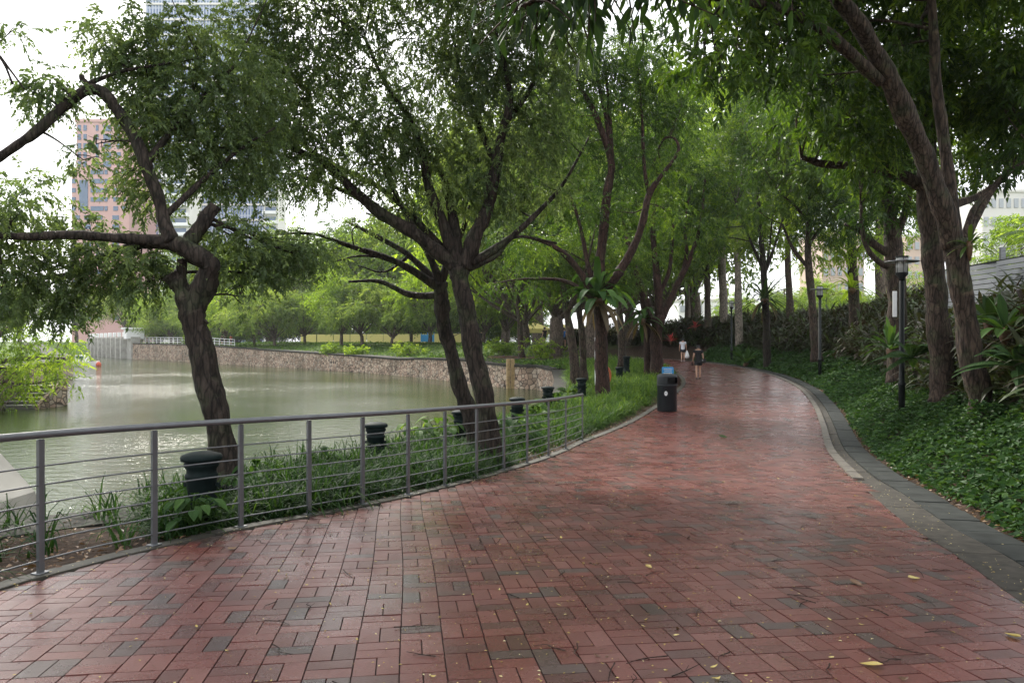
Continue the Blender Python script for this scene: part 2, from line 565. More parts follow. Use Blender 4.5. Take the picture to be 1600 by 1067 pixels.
LEFT = [(-5.4, -5), (-4.7, -1), (-4.2, 2), (-3.95, 4.2), (-3.62, 5.72), (-3.2, 6.72), (-2.72, 7.55), (-2.25, 8.2), (-1.78, 8.85), (-1.35, 9.55),
        (-.94, 10.35), (-.53, 11.2), (-.13, 12.1), (.28, 13.05), (.7, 14.15), (1.14, 15.5), (1.62, 17.1), (2.4, 19), (3.3, 21), (4.3, 23.5), (5.6, 27),
        (7.0, 31), (8.1, 35), (8.9, 40), (9.4, 45), (9.5, 50), (9.0, 54), (7.5, 57), (4, 59), (-2, 60)]
RIGHT = [(.6, -5), (1.5, -2), (2.2, 0), (3.0, 3), (3.63, 5.46), (3.87, 6.34), (4.09, 7.48), (4.41, 8.62), (4.9, 10.24), (5.25, 11.6), (6.4, 15.1),
         (7.5, 18), (8.65, 21), (10.35, 25.8), (12.0, 31.3), (13.1, 36.5), (13.6, 40), (13.95, 45), (13.8, 50), (13.2, 54), (12.2, 58), (10.3, 61.5), (7, 63.8), (-2, 65)]
LEFT = catmull(np.array(LEFT, float), 6)
RIGHT = catmull(np.array(RIGHT, float), 6)

def offset(pl, d):
    t = norm(np.gradient(pl, axis=0))
    return pl + np.stack([t[:, 1], -t[:, 0]], -1) * d      # to the right of travel

def resample(pl, step):
    s = np.concatenate([[0], np.cumsum(np.linalg.norm(np.diff(pl, axis=0), axis=1))])
    n = max(2, int(s[-1] / step) + 1)
    u = np.linspace(0, s[-1], n)
    return np.stack([np.interp(u, s, pl[:, i]) for i in range(pl.shape[1])], -1)

def inside(poly, x, y):
    r = np.zeros(x.shape, bool)
    n = len(poly)
    for i in range(n):
        x0, y0 = poly[i]; x1, y1 = poly[(i + 1) % n]
        if y0 == y1: continue
        c = ((y0 > y) != (y1 > y)) & (x < (x1 - x0) * (y - y0) / (y1 - y0) + x0)
        r ^= c
    return r

def dist(pl, x, y, closed=False):
    d = np.full(x.shape, 1e9)
    n = len(pl)
    for i in range(n if closed else n - 1):
        ax, ay = pl[i]; bx, by = pl[(i + 1) % n]
        vx, vy = bx - ax, by - ay
        L2 = vx * vx + vy * vy
        if L2 < 1e-9: continue
        t = np.clip(((x - ax) * vx + (y - ay) * vy) / L2, 0, 1)
        d = np.minimum(d, (x - ax - t * vx) ** 2 + (y - ay - t * vy) ** 2)
    return np.sqrt(d)

GUT, SLAB = .34, .40
SLABOUT = offset(RIGHT, GUT + SLAB)
PATH = np.vstack([LEFT, RIGHT[::-1]])

NEARB = np.array([(-16, 4.5), (-9, 6.2), (-6.3, 7.7), (-5.2, 8.5), (-4.4, 9.9), (-3.6, 11.6), (-2.9, 13.6), (-1.9, 17.5), (-.6, 21), (.6, 25), (1.5, 30), (2.2, 38), (2.5, 46)], float)
FARB = np.array([(2.5, 46), (1.6, 50), (-.9, 52.5), (-12.5, 73), (-33.7, 98.5), (-50, 117), (-70, 138)], float)
LOCKB = np.array([(-70, 138), (-104, 187)], float)
LEFTB = np.array([(-104, 187), (-125, 187), (-75, 120), (-44, 75), (-29, 48), (-24.2, 36.7), (-24.5, 30), (-32, 14), (-34, 4.5)], float)
NB = catmull(NEARB, 4); FB = catmull(FARB, 4)
WATER_Z = -1.66
POND = np.vstack([NB, FB[1:], LOCKB[1:], LEFTB[1:]])

def farland(s, y, x):
    wt = np.interp(y, [40, 52, 73, 98, 117, 140, 190], [-.45, -.28, -.31, .36, 1.0, 1.2, 1.2])
    lf = sstep(-18, -24, x) * sstep(100, 60, y)
    wt = wt * (1 - lf) + .1 * lf
    return wt + (1.2 - wt) * sstep(.5, 11, s)

def H(x, y):
    x = np.asarray(x, float); y = np.asarray(y, float)
    zp = zP(y)
    inn = inside(PATH, x, y)
    dl = dist(LEFT, x, y); dr = dist(RIGHT, x, y)
    right = (dr < dl) & ~inn & (x > 1.5)
    d = np.maximum(dr - GUT - SLAB, 0)
    bank = np.interp(d, [0, .3, 1, 2, 3, 5, 8, 20], [-.03, .04, .33, .8, 1.25, 2.1, 2.7, 2.9])
    bank = np.where(dr < GUT + SLAB, -.12, bank)
    # the bank runs out into level ground far ahead
    hr = zp + bank
    far_r = 1.0 + .25 * np.sin(x * .21 + y * .17)
    wr = sstep(60, 85, y)
    hr = hr * (1 - wr) + far_r * wr
    s = dist(POND, x, y, True)
    inp = inside(POND, x, y)
    hn = zp - .03 - .035 * np.minimum(dl, 3) + .025 * np.sin(x * 3.1 + y * 1.7) * np.sin(y * 2.3 - x)
    hf = farland(s, y, x)
    wgt = sstep(5, 13, dl)
    hl = hn * (1 - wgt) + hf * wgt
    wx = np.where(y > 57, sstep(2, 12, x), 1.0)
    hr = hf * (1 - wx) + hr * wx
    h = np.where(right, hr, hl)
    h = np.where(inn, zp - .10, h)
    return h, s, inp, inn, right, d, dl

def H1(x, y):
    return float(H(np.array([x]), np.array([y]))[0][0])
def Hv(x, y): return H(np.asarray(x, float), np.asarray(y, float))[0]

gx = np.concatenate([-np.geomspace(1800, 125, 14), np.arange(-120, -10, 1.6), np.arange(-10, 24, .35), np.arange(24, 70, 1.6), np.geomspace(72, 1800, 14)])
gy = np.concatenate([-np.geomspace(300, 7, 10), np.arange(-6, 60, .35), np.arange(60, 200, 1.6), np.geomspace(203, 3500, 14)])
GX, GY = np.meshgrid(gx, gy)
h, s, inp, inn, right, dbank, dl = [k.reshape(GX.shape) for k in H(GX.ravel(), GY.ravel())]
coarse = (GX < -10) | (GY > 60)
drop = inp | (s < np.where(coarse, 1.7, .3))
# the drop only applies around the pond
hh = np.where(drop, -3.6, h)
nxg, nyg = len(gx), len(gy)
i = np.arange(nyg - 1)[:, None] * nxg; j = np.arange(nxg - 1)[None, :]
q = np.stack([i + j, i + j + 1, i + nxg + j + 1, i + nxg + j], -1).reshape(-1, 4)
grassy = np.clip(sstep(5, 11, dl) * (~right), 0, 1)
grassy = np.where((~right) & (GY > 30), np.maximum(grassy, sstep(.5, 1.8, dl)), grassy)
grassy = np.where(right & (GY > 66), 1, grassy)
grassy = np.where(right & (dbank > 9), .8, grassy)
g = MB().add(np.stack([GX, GY, hh], -1).reshape(-1, 3), q, a=grassy.ravel())
ground = g.build('ground', M['ground'], smooth=True)
tag(ground, 'soil and grass ground around the pond', None, None, 'structure')

wp = MB()
W0, W1, Y0, Y1 = -160, 8, 2, 200
wp.add([(W0, Y0, WATER_Z), (W1, Y0, WATER_Z), (W1, Y1, WATER_Z), (W0, Y1, WATER_Z)], [(0, 1, 2, 3)])
water = wp.build('water', M['water'])
tag(water, 'olive green pond water', None, None, 'structure')

# ------------------------------------------------------------------ brick path
ANG = R(8.4)
BL, BW = .245, .1225
eu = np.array([math.cos(ANG), math.sin(ANG)]); ev = np.array([-math.sin(ANG), math.cos(ANG)])
ii = np.arange(-40, 110); jj = np.arange(-40, 300)
I, J = np.meshgrid(ii, jj); I = I.ravel(); J = J.ravel()
par = (I + J) % 2 == 0
cu, cv, al = [], [], []
for k in (0, 1):
    o = (k - .5) * BW
    cu.append(np.where(par, (I + .5) * BL, (I + .5) * BL + o)); cv.append(np.where(par, (J + .5) * BL + o, (J + .5) * BL)); al.append(par)
cu = np.concatenate(cu); cv = np.concatenate(cv); al = np.concatenate(al)
# slight waviness of the courses
cu = cu + .012 * np.sin(cv * 1.3) ; cv = cv + .012 * np.sin(cu * 1.1 + 1)
bx = cu * eu[0] + cv * ev[0]; by = cu * eu[1] + cv * ev[1]
keep = (by > -3.5) & (by < 66)
bx, by, al, cu, cv = bx[keep], by[keep], al[keep], cu[keep], cv[keep]
ins = inside(PATH, bx, by)
bx, by, al, cu, cv = bx[ins], by[ins], al[ins], cu[ins], cv[ins]
NBk = len(bx)
gap = .008
hu = np.where(al, BL, BW) / 2 - gap / 2; hv = np.where(al, BW, BL) / 2 - gap / 2
tz = rng.normal(0, .0010, NBk); tu = rng.normal(0, .006, NBk); tv = rng.normal(0, .006, NBk)
sl = np.gradient(_zd, _yd); slope = np.interp(by, _yd, sl)
rings = []
for (ins_, dz) in ((0, -.03), (0, 0)):
    for (a_, b_) in ((-1, -1), (1, -1), (1, 1), (-1, 1)):
        lu = a_ * (hu - ins_); lv = b_ * (hv - ins_)
        x = bx + lu * eu[0] + lv * ev[0]; y = by + lu * eu[1] + lv * ev[1]
        z = zP(by) + slope * (y - by) + tz + tu * lu + tv * lv + dz
        rings.append(np.stack([x, y, z], -1))
V = np.stack(rings, 1).reshape(-1, 3)
bq = [(4, 5, 6, 7)]
for l in (0,):
    for m_ in range(4):
        n_ = (m_ + 1) % 4
        bq.append((l * 4 + m_, l * 4 + n_, l * 4 + 4 + n_, l * 4 + 4 + m_))
bq = np.array(bq)
qq = (np.arange(NBk)[:, None, None] * 8 + bq[None]).reshape(-1, 4)
tint = rng.uniform(.13, 1, NBk)
cl = np.sin(cu * .9 + 1.3 * np.sin(cv * .35)) * np.sin(cv * .6 + cu * .3)
grey = rng.random(NBk) < np.clip(.065 + .07 * cl + .05 * sstep(1, -3, bx), .015, .3)
tint = np.where(grey, rng.uniform(0, .1, NBk), tint)
pb = MB().add(V, qq, a=np.repeat(tint, 8))
path = pb.build('path', M['brick'])
tag(path, 'wet red brick path in basket weave', None, None, 'structure')
# mortar bed under the bricks
nb = min(len(LEFT), 170)
Lr = resample(LEFT, .5); Rr = resample(RIGHT, .5)
nn = max(len(Lr), len(Rr))
def resN(pl, n):
    s_ = np.concatenate([[0], np.cumsum(np.linalg.norm(np.diff(pl, axis=0), axis=1))])
    u = np.linspace(0, s_[-1], n)
    return np.stack([np.interp(u, s_, pl[:, k]) for k in (0, 1)], -1)
bed = MB()
bm_ = (by.size)
ci = np.stack([(I + .5) * BL * eu[0] + (J + .5) * BL * ev[0], (I + .5) * BL * eu[1] + (J + .5) * BL * ev[1]], -1)
kp = inside(PATH, ci[:, 0], ci[:, 1]) & (ci[:, 1] > -3.5)
ci = ci[kp]
hb = BL * .5
corn = []
for (a_, b_) in ((-1, -1), (1, -1), (1, 1), (-1, 1)):
    x = ci[:, 0] + a_ * hb * eu[0] + b_ * hb * ev[0]; y = ci[:, 1] + a_ * hb * eu[1] + b_ * hb * ev[1]
    corn.append(np.stack([x, y, zP(y) - .014], -1))
bed.add(np.stack(corn, 1).reshape(-1, 3), np.arange(len(ci) * 4).reshape(-1, 4))
tag(bed.build('path_bed', M['grout']), 'dark joint sand under the brick path', None, None, 'structure')

def strip(name, pl, o0, o1, z0, z1, thick, seg, gapw, mat, label, smin=None, smax=None, jit=0.004):
    """a row of separate blocks following a polyline"""
    a = offset(pl, o0); b = offset(pl, o1)
    s_ = np.concatenate([[0], np.cumsum(np.linalg.norm(np.diff(pl, axis=0), axis=1))])
    s0 = smin if smin is not None else 0; s1 = smax if smax is not None else s_[-1]
    m = MB()
    u = s0
    while u + seg < s1:
        us = np.array([u + gapw / 2, u + seg - gapw / 2])
        A = np.stack([np.interp(us, s_, a[:, k]) for k in (0, 1)], -1); B = np.stack([np.interp(us, s_, b[:, k]) for k in (0, 1)], -1)
        dz = rng.normal(0, jit)
        top = [(A[0][0], A[0][1], zP(A[0][1]) + z0 + dz), (B[0][0], B[0][1], zP(B[0][1]) + z1 + dz), (B[1][0], B[1][1], zP(B[1][1]) + z1 + dz), (A[1][0], A[1][1], zP(A[1][1]) + z0 + dz)]
        top = np.array(top)
        c = top.mean(0)
        bev = c + (top - c) * np.array([.985, .985, 1]) ; low = top - [0, 0, .008]; bot = top - [0, 0, thick]
        m.add(np.vstack([bot, low, bev]), [(8, 9, 10, 11)] + [(l * 4 + k, l * 4 + (k + 1) % 4, l * 4 + 4 + (k + 1) % 4, l * 4 + 4 + k) for l in (0, 1) for k in range(4)])
        u += seg
    o = m.build(name, mat)
    return tag(o, label, None, None, 'structure')

def arclen_at(pl, y):
    s_ = np.concatenate([[0], np.cumsum(np.linalg.norm(np.diff(pl, axis=0), axis=1))])
    k = np.argmin(np.abs(pl[:np.argmax(pl[:, 1]) + 1, 1] - y))
    return s_[k]
strip('kerb', LEFT, -.16, .02, .012, .016, .2, .9, .006, M['kerb_dark'], 'thin grey kerb along the planted edge of the path', jit=.003)
sk = arclen_at(RIGHT, 11.3); se = arclen_at(RIGHT, 3)
strip('kerb', RIGHT, -.02, .13, .03, .03, .25, .75, .008, M['kerb'], 'pale stone kerb along the drain', sk)
strip('gutter', RIGHT, .13, .34, -.03, -.02, .2, 1.2, .004, M['gutter'], 'shallow concrete gutter', sk)
strip('gutter', RIGHT, -.06, .34, .008, .008, .2, 1.2, .004, M['gutter'], 'shallow concrete gutter beside the near path', 0, sk)
strip('drain_cover', RIGHT, .345, .73, .012, .012, .12, .62, .012, M['slab'], 'dark slab drain covers beside the path', jit=.004)

# ------------------------------------------------------------------ embankment walls
def bank_wall(name, pl, thick, mat, label, zoff=.03, cop=True, coplabel=None):
    pl = resample(pl, 1.0 if thick < 1 else 2.0)
    t = norm(np.gradient(pl, axis=0)); nrm_ = np.stack([t[:, 1], -t[:, 0]], -1)
    tst = pl[len(pl) // 2] + nrm_[len(pl) // 2] * .3
    if inside(POND, np.array([tst[0]]), np.array([tst[1]]))[0]: nrm_ = -nrm_
    out = pl + nrm_ * thick
    o2 = pl + nrm_ * (thick + .6)
    ztop = Hv(o2[:, 0], o2[:, 1]) + zoff
    n = len(pl)
    body = MB()
    inn_ = pl
    V = np.vstack([np.c_[inn_ - nrm_ * .12, np.full(n, -3.6)], np.c_[inn_, ztop - .12], np.c_[out, ztop - .12], np.c_[out, np.full(n, -3.6)]])
    k = np.arange(n - 1)
    q = np.vstack([np.stack([k + r * n, k + 1 + r * n, k + 1 + (r + 1) * n, k + (r + 1) * n], -1) for r in range(3)])
    body.add(V, q)
    w_ = body.build(name, mat)
    tag(w_, label, 'wall')
    c = MB()
    A = np.c_[inn_ - nrm_ * .06, ztop]; B = np.c_[out + nrm_ * .02, ztop]
    V = np.vstack([A - [0, 0, .16], A, B, B - [0, 0, .16]])
    c.add(V, q)
    c.build('coping', M['coping'], w_)
    return w_
bank_wall('embankment_wall', NB, .75, M['stone'], 'stone wall holding up the planted bank on the near side of the pond', .0)
bank_wall('retaining_wall', FB, 2.6, M['stone'], 'long pinkish rubble stone wall curving along the far side of the pond', .03)
bank_wall('retaining_wall', LEFTB[1:], 2.6, M['stone'], 'low stone wall under the light green tree at the left bank', .03)

# concrete lock wall at the end of the pond
lw = thing('lock_wall', 'pale concrete wall with buttresses at the far left end of the pond', 'wall', (-87, 162, WATER_Z))
a0, a1 = P(148, 553, 187 * .93), P(212, 557, 138)
a0[2] = a1[2] = 0
d_ = norm(a1 - a0); L_ = np.linalg.norm(a1 - a0); rz = math.atan2(d_[1], d_[0])
m = MB(); box(m, (a0 + a1) / 2 + [0, 0, -.3], (L_, 1.6, 5.4), rz); m.build('wall_face', M['concrete'], lw)
for k in range(9):
    m = MB(); c = a0 + d_ * (L_ * (k + .3) / 9.2) + np.array([d_[1], -d_[0], 0]) * 1.1
    box(m, c + [0, 0, -.3], (1.1, 1.4, 5.2), rz, .1); m.build('buttress', M['concrete'], lw)
    m = MB(); box(m, c + [0, 0, 2.85], (1.0, .5, .9), rz, .05); m.build('parapet_block', M['white'], lw)
m = MB(); box(m, a1 - d_ * 1.5 + [0, 0, 2.9], (2.6, 3, 1.8), rz, .05); box(m, a1 - d_ * 1.5 + [0, 0, 3.95], (3.6, 3.8, .3), rz); m.build('end_block', M['white'], lw)

# sloping concrete buttress by the left frame edge
m = MB()
cb = thing('concrete_buttress', 'smooth pale concrete buttress sloping down to the pond behind the railing', 'wall', (-6.5, 7.6, -1.2))
pr = [(-1.6, 2.1), (-.5, 1.25), (.1, .75), (.55, .25), (.72, -.2), (.75, -2.2), (-1.6, -2.2)]
V = []
for yy in (-.25, 2.2):
    V += [(x, yy, z) for x, z in pr]
n = len(pr)
V = np.array(V, float); V[:, 0] += -7.05; V[:, 1] += 8.0; V[:, 2] += -.75
m.add(V, [(k, (k + 1) % n, n + (k + 1) % n, n + k) for k in range(n)], [(0, k + 1, k) for k in range(1, n - 1)] + [(n, n + k, n + k + 1) for k in range(1, n - 1)])
m.build('buttress_face', M['concrete'], cb)
# ------------------------------------------------------------------ railing
def posts_on(pl, pxs):
    """points of the polyline seen at these picture columns"""
    pl = resample(pl, .02)
    px = 800 + F * pl[:, 0] / np.maximum(pl[:, 1], .5)
    ok = (pl[:, 1] > 3) & (pl[:, 1] < 18)
    out = []
    for p in pxs:
        k = np.argmin(np.where(ok, np.abs(px - p), 1e9)); out.append(pl[k])
    return np.array(out)
RL = offset(LEFT, -.07)
pp = posts_on(RL, [63, 240, 375, 483, 567, 637, 695, 745, 787, 824, 857, 884, 910])
pp = np.vstack([[(-4.0, 4.05), (-4.12, 2.9)][::-1], pp])
rail = thing('railing', 'grey metal railing curving along the pond edge of the path', 'railing', (pp[2][0], pp[2][1], zP(pp[2][1])))
RH = 1.09
for k, (x, y) in enumerate(pp):
    tdir = pp[min(k + 1, len(pp) - 1)] - pp[max(k - 1, 0)]
    m = MB(); z = float(zP(y))
    a_ = math.atan2(tdir[1], tdir[0])
    box(m, (x, y, z + RH / 2 - .02), (.05, .028, RH - .03), a_, .006)
    pst = m.build('post', M['steel'], rail)
    m = MB(); box(m, (x, y, z + .02), (.10, .09, .012), a_, .003); m.build('foot_plate', M['steel'], pst)
cz = np.c_[pp, zP(pp[:, 1])]
cl3 = catmull(cz, 8)
m = MB(); tube(m, cl3 + [0, 0, RH], .030, 12); m.build('handrail', M['steel'], rail, True)
for b in range(6):
    m = MB(); tube(m, cl3 + [0, 0, .115 + b * .146], .0075, 6); m.build('bar', M['steel'], rail, True)

# ------------------------------------------------------------------ bollards and chains
BOLL = [(315, 7.9), (587, 13.0), (720, 16.6), (808, 19.4), (856, 23.4), (909, 27.0), (968, 35.0), (979, 38.5)]
blab = ['dark green bollard with a round cap standing beside the leaning trunk at the water', 'dark green bollard behind the middle of the railing with open water to its left',
        'dark green bollard at the foot of the twin tree trunks', 'dark green bollard showing its cap over the railing just right of the twin trunks',
        'dark green bollard showing above the railing between the pond corner and ferns', 'dark green bollard just left of the reddish trunk',
        'dark green bollard in the tall grass right of the reddish trunk', 'farthest dark green bollard in the grass, close behind another']
bpos = []
proto = None
for (px, Y), lb in zip(BOLL, blab):
    x = (px - 800) / F * Y
    z = H1(x, Y)
    ztop = {315: 705, 587: 659, 720: 640, 808: 620, 856: 603, 909: 590, 968: 573, 979: 556}[px]
    zt = 1.54 - (ztop - 533.5) / F * Y
    z = zt - .80
    bpos.append((x, Y, z))
    if proto is None:
        proto = thing('bollard', lb, 'bollard', (x, Y, z), 'bollards along the pond edge')
        m = MB(); lathe(m, [(.19, -.25), (.19, .06), (.165, .09), (.15, .12), (.15, .52), (.165, .535), (.165, .56), (.15, .575), (.15, .62), (.175, .65), (.175, .68), (.155, .70)], 24, (x, Y, z)); m.build('shaft', M['green_iron'], proto, True)
        m = MB(); lathe(m, [(.15, .695), (.205, .71), (.21, .745), (.195, .765), (.12, .79), (.0, .80)], 24, (x, Y, z)); m.build('cap', M['green_iron'], proto, True)
        m = MB()
        for sx in (-1, 1):
            m = MB(); box(m, (x + sx * .162, Y, z + .45), (.05, .03, .05), 0, .006); m.build('chain_lug', M['green_iron'], proto)
    else:
        c = copy_tree(proto); c.location = (x, Y, z); c['label'] = lb
clab = ['rusty dark chain hanging between the two nearest bollards', 'sagging dark chain between the mid railing bollard and the one at the twin trunks', 'dark chain between the twin trunk bollard and the next cap',
        'dark chain hanging over ferns beside the end of the railing', 'dark chain running to the bollard left of the reddish trunk']
for k in range(5):
    a = np.array(bpos[k]) + [0, 0, .45]; b = np.array(bpos[k + 1]) + [0, 0, .45]
    n = int(np.linalg.norm(b - a) / .062)
    t = np.linspace(0, 1, n)[:, None]
    pts = a * (1 - t) + b * t - np.array([0, 0, 1.0]) * (4 * t * (1 - t)) * .30
    m = MB()
    tg = norm(np.gradient(pts, axis=0))
    for q_ in range(n):
        u = tg[q_]; v = norm(np.cross(u, [0, 0, 1.0])); w_ = np.cross(u, v)
        if q_ % 2: v, w_ = w_, v
        an = np.linspace(0, 2 * math.pi, 9)[:-1]
        ring = pts[q_] + np.cos(an)[:, None] * u * .044 + np.sin(an)[:, None] * v * .024
        ring = np.vstack([ring, ring[:1]])
        tube(m, ring, .0075, 5, cap=False)
    tag(m.build('chain', M['black_post'], None, True, loc=pts[0]), clab[k], 'chain', 'chains between the bollards')

# ------------------------------------------------------------------ litter bin
def litter_bin():
    x, y = 4.95, 23.9
    z = float(zP(y)) + .005
    b = thing('litter_bin', 'round black litter bin standing on the left edge of the brick path', 'litter bin', (x, y, z))
    m = MB(); lathe(m, [(.30, 0), (.31, .02), (.312, .80), (.325, .82), (.325, .84), (.31, .845)], 40, (x, y, z)); m.build('body', M['bin'], b, True)
    m = MB()
    n = 48; ang = np.linspace(0, 2 * math.pi, n, endpoint=False)
    rows = [(.318, .85), (.322, .90), (.322, 1.07), (.318, 1.12), (.29, 1.165), (.20, 1.185), (0.001, 1.19)]
    V = np.array([[x + r * math.cos(a), y + r * math.sin(a), z + zz] for r, zz in rows for a in ang])
    def openang(a):
        c = math.atan2(math.sin(a - R(-62)), math.cos(a - R(-62)))
        return abs(c) < R(38)
    q = []
    for l in range(len(rows) - 1):
        for k in range(n):
            if l == 1 and openang(ang[k] + math.pi / n): continue
            q.append((l * n + k, l * n + (k + 1) % n, (l + 1) * n + (k + 1) % n, (l + 1) * n + k))
    m.add(V, q); lid = m.build('lid', M['bin'], b, True)
    m = MB(); lathe(m, [(.25, .84), (.25, 1.13)], 32, (x, y, z)); m.build('liner', M['dark'], lid, True)
    m = MB(); a = R(-108); c = np.array([x + .316 * math.cos(a), y + .316 * math.sin(a), z + .58])
    tn = np.array([-math.sin(a), math.cos(a), 0]); rd = np.array([math.cos(a), math.sin(a), 0])
    an = np.linspace(0, 2 * math.pi, 20, endpoint=False)
    ring = c + np.cos(an)[:, None] * tn * .05 + np.sin(an)[:, None] * np.array([0, 0, .072])
    m.add(np.vstack([ring + rd * .0, ring + rd * .006, [c + rd * .006]]), [(k, (k + 1) % 20, 20 + (k + 1) % 20, 20 + k) for k in range(20)], [(40, 20 + k, 20 + (k + 1) % 20) for k in range(20)])
    st = m.build('sticker', M['white'], b)
    m = MB(); p0 = c + rd * .008
    tube(m, [p0 + tn * .018 + [0, 0, .035], p0 - tn * .012 + [0, 0, .005], p0 + tn * .015 - np.array([0, 0, .03])], .007, 6); m.build('sticker_mark', M['bin'], st)
litter_bin()

# ------------------------------------------------------------------ small notice board
def notice():
    Y = 32.5; x = (1043 - 800) / F * Y; z = H1(x, Y) + .0
    z = min(z, 1.54 - (592 - 533.5) / F * Y)
    b = thing('notice_board', 'small blue and white notice board standing in the grass behind the black litter bin', 'sign', (x, Y, z))
    m = MB(); box(m, (x, Y, z + .30), (.46, .05, .44), 0, .01); lp = m.build('lower_panel', M['white'], b)
    m = MB(); box(m, (x + .01, Y - .01, z + .71), (.50, .06, .36), 0, .02); up = m.build('upper_panel', M['blue_panel'], b)
    for r_, (w0) in enumerate((.34, .28, .36)):
        m = MB(); k = -w0 / 2
        while k < w0 / 2:
            l_ = random.uniform(.03, .06); box(m, (x + k + l_ / 2, Y - .043, z + .80 - r_ * .085), (l_, .006, .03)); k += l_ + .015
        m.build('line_of_lettering', M['white'], up)
    for r_ in range(2):
        m = MB(); k = -.16
        while k < .14:
            l_ = random.uniform(.03, .06); box(m, (x + k + l_ / 2, Y - .028, z + .40 - r_ * .09), (l_, .006, .04)); k += l_ + .02
        m.build('line_of_lettering', M['grass'], lp)
    for sx in (-.2, .2):
        m = MB(); box(m, (x + sx, Y + .04, z + .25), (.03, .03, .7)); m.build('leg', M['white'], b)
notice()
Yr = 33.2; xr = (1056 - 800) / F * Yr
m = MB(); lathe(m, [(.16, -.1), (.22, .08), (.2, .3), (.12, .44), (.02, .48)], 12, (xr, Yr, H1(xr, Yr)))
tag(m.build('boulder', M['bark_red'], None, True, loc=(xr, Yr, H1(xr, Yr))), 'brown boulder at the path edge just right of the blue notice board', 'rock')

# lifebuoy on a white post behind the reddish trunk
Yl = 30.5; xl = (938 - 800) / F * Yl; zl = H1(xl, Yl)
lb_ = thing('lifebuoy_stand', 'white lifebuoy post half hidden behind the reddish trunk with an orange ring', 'lifebuoy', (xl, Yl, zl))
m = MB(); tube(m, [(xl - .16, Yl, zl - .1), (xl - .16, Yl, zl + 2.3)], .07, 10); m.build('post', M['white'], lb_, True)
an = np.linspace(0, 2 * math.pi, 33)
m = MB(); tube(m, np.c_[xl + .16 + .24 * np.cos(an), np.full(33, Yl - .08), zl + .75 + .38 * np.sin(an)], .045, 10, cap=False); m.build('ring', M['orange'], lb_, True)

# ------------------------------------------------------------------ lamps on the bank
def lampglass():
    m_, nt, b = new_mat('lamp_glass')
    b.inputs['Base Color'].default_value = (.8, .82, .82, 1); b.inputs['Roughness'].default_value = .12
    b.inputs['Transmission Weight'].default_value = .55
    return m_
M['lamp_glass'] = lampglass()
def lamp(px, Y, ybase, ytop, label, s=1.0):
    x = (px - 800) / F * Y
    zt = 1.54 - (ytop - 533.5) / F * Y
    z = min(H1(x, Y), 1.54 - (ybase - 533.5) / F * Y) 
    o = thing('street_lamp', label, 'street lamp', (x, Y, z), 'park lamps along the right bank')
    c = (x, Y, 0)
    m = MB(); lathe(m, [(.075, z - .3), (.075, z + .85), (.09, z + .87), (.09, z + .93), (.065, z + .95), (.06, zt - .62)], 16, c); m.build('pole', M['black_post'], o, True)
    m = MB(); lathe(m, [(.06, zt - .62), (.07, zt - .55), (.15, zt - .46), (.15, zt - .42), (.02, zt - .415)], 16, c); m.build('collar', M['black_post'], o, True)
    m = MB(); lathe(m, [(.135, zt - .418), (.135, zt - .04)], 20, c); m.build('lantern', M['lamp_glass'], o, True)
    m = MB(); lathe(m, [(.05, zt - .41), (.06, zt - .2), (.03, zt - .1)], 10, c); m.build('bulb', M['white'], o, True)
    m = MB()
    for k in range(6):
        a = k * math.pi / 3 + .3; tube(m, [(x + .142 * math.cos(a), Y + .142 * math.sin(a), zt - .42), (x + .142 * math.cos(a), Y + .142 * math.sin(a), zt - .02)], .006, 5)
    m.build('lantern_frame', M['black_post'], o)
    m = MB(); lathe(m, [(.147, zt - .13), (.40, zt - .155), (.41, zt - .145), (.40, zt - .135), (.147, zt - .10)], 32, c, cap=False); m.build('disc_shade', M['steel'], o, True)
    m = MB(); lathe(m, [(.15, zt - .04), (.15, zt - .01), (.02, zt)], 20, c); m.build('cap', M['black_post'], o, True)
lamp(1409, 18.7, 600, 400, 'black park lamp with a flat disc shade standing in front of the pale-tagged trunk')
lamp(1281, 34.0, 556, 447, 'smaller looking black park lamp with disc shade further along the bank beside a slim trunk')
lamp(1143, 50.5, 535, 470, 'distant thin black park lamp near where the path bends away')

# ------------------------------------------------------------------ grey wall with mesh fence at the right
fz0, fzw, fzt = 1.3, 3.97, 4.36
fw = thing('boundary_wall', 'grey louvred boundary wall with wire mesh on top behind the thicket at the right', 'wall', (14.7, 22, 2.0))
for k in range(9):
    y0 = -3.2 + k * 3.2
    xx = 14.6 + (y0 - 21) * .05
    m = MB()
    for r_ in range(17):
        box(m, (xx, y0 + 1.6, fz0 + .08 + r_ * .155), (.10, 3.1, .13), -.0)
    m.build('louvre_panel', M['wallgrey'], fw)
    m = MB(); box(m, (xx, y0, (fz0 + fzt) / 2), (.14, .09, fzt - fz0), 0, .008); m.build('fence_post', M['steel'], fw)
    m = MB()
    for r_ in range(4): tube(m, [(xx, y0, fzw + .06 + r_ * .1), (xx + .16, y0 + 3.2, fzw + .06 + r_ * .1)], .006, 4)
    for r_ in range(22): tube(m, [(xx + .007 * r_, y0 + r_ * .145, fzw), (xx + .007 * r_, y0 + r_ * .145, fzt)], .003, 3)
    m.build('wire_mesh', M['steel'], fw)
    m = MB(); box(m, (xx + .08, y0 + 1.6, fzw - .02), (.18, 3.2, .06), -.05); m.build('wall_cap', M['black_post'], fw)

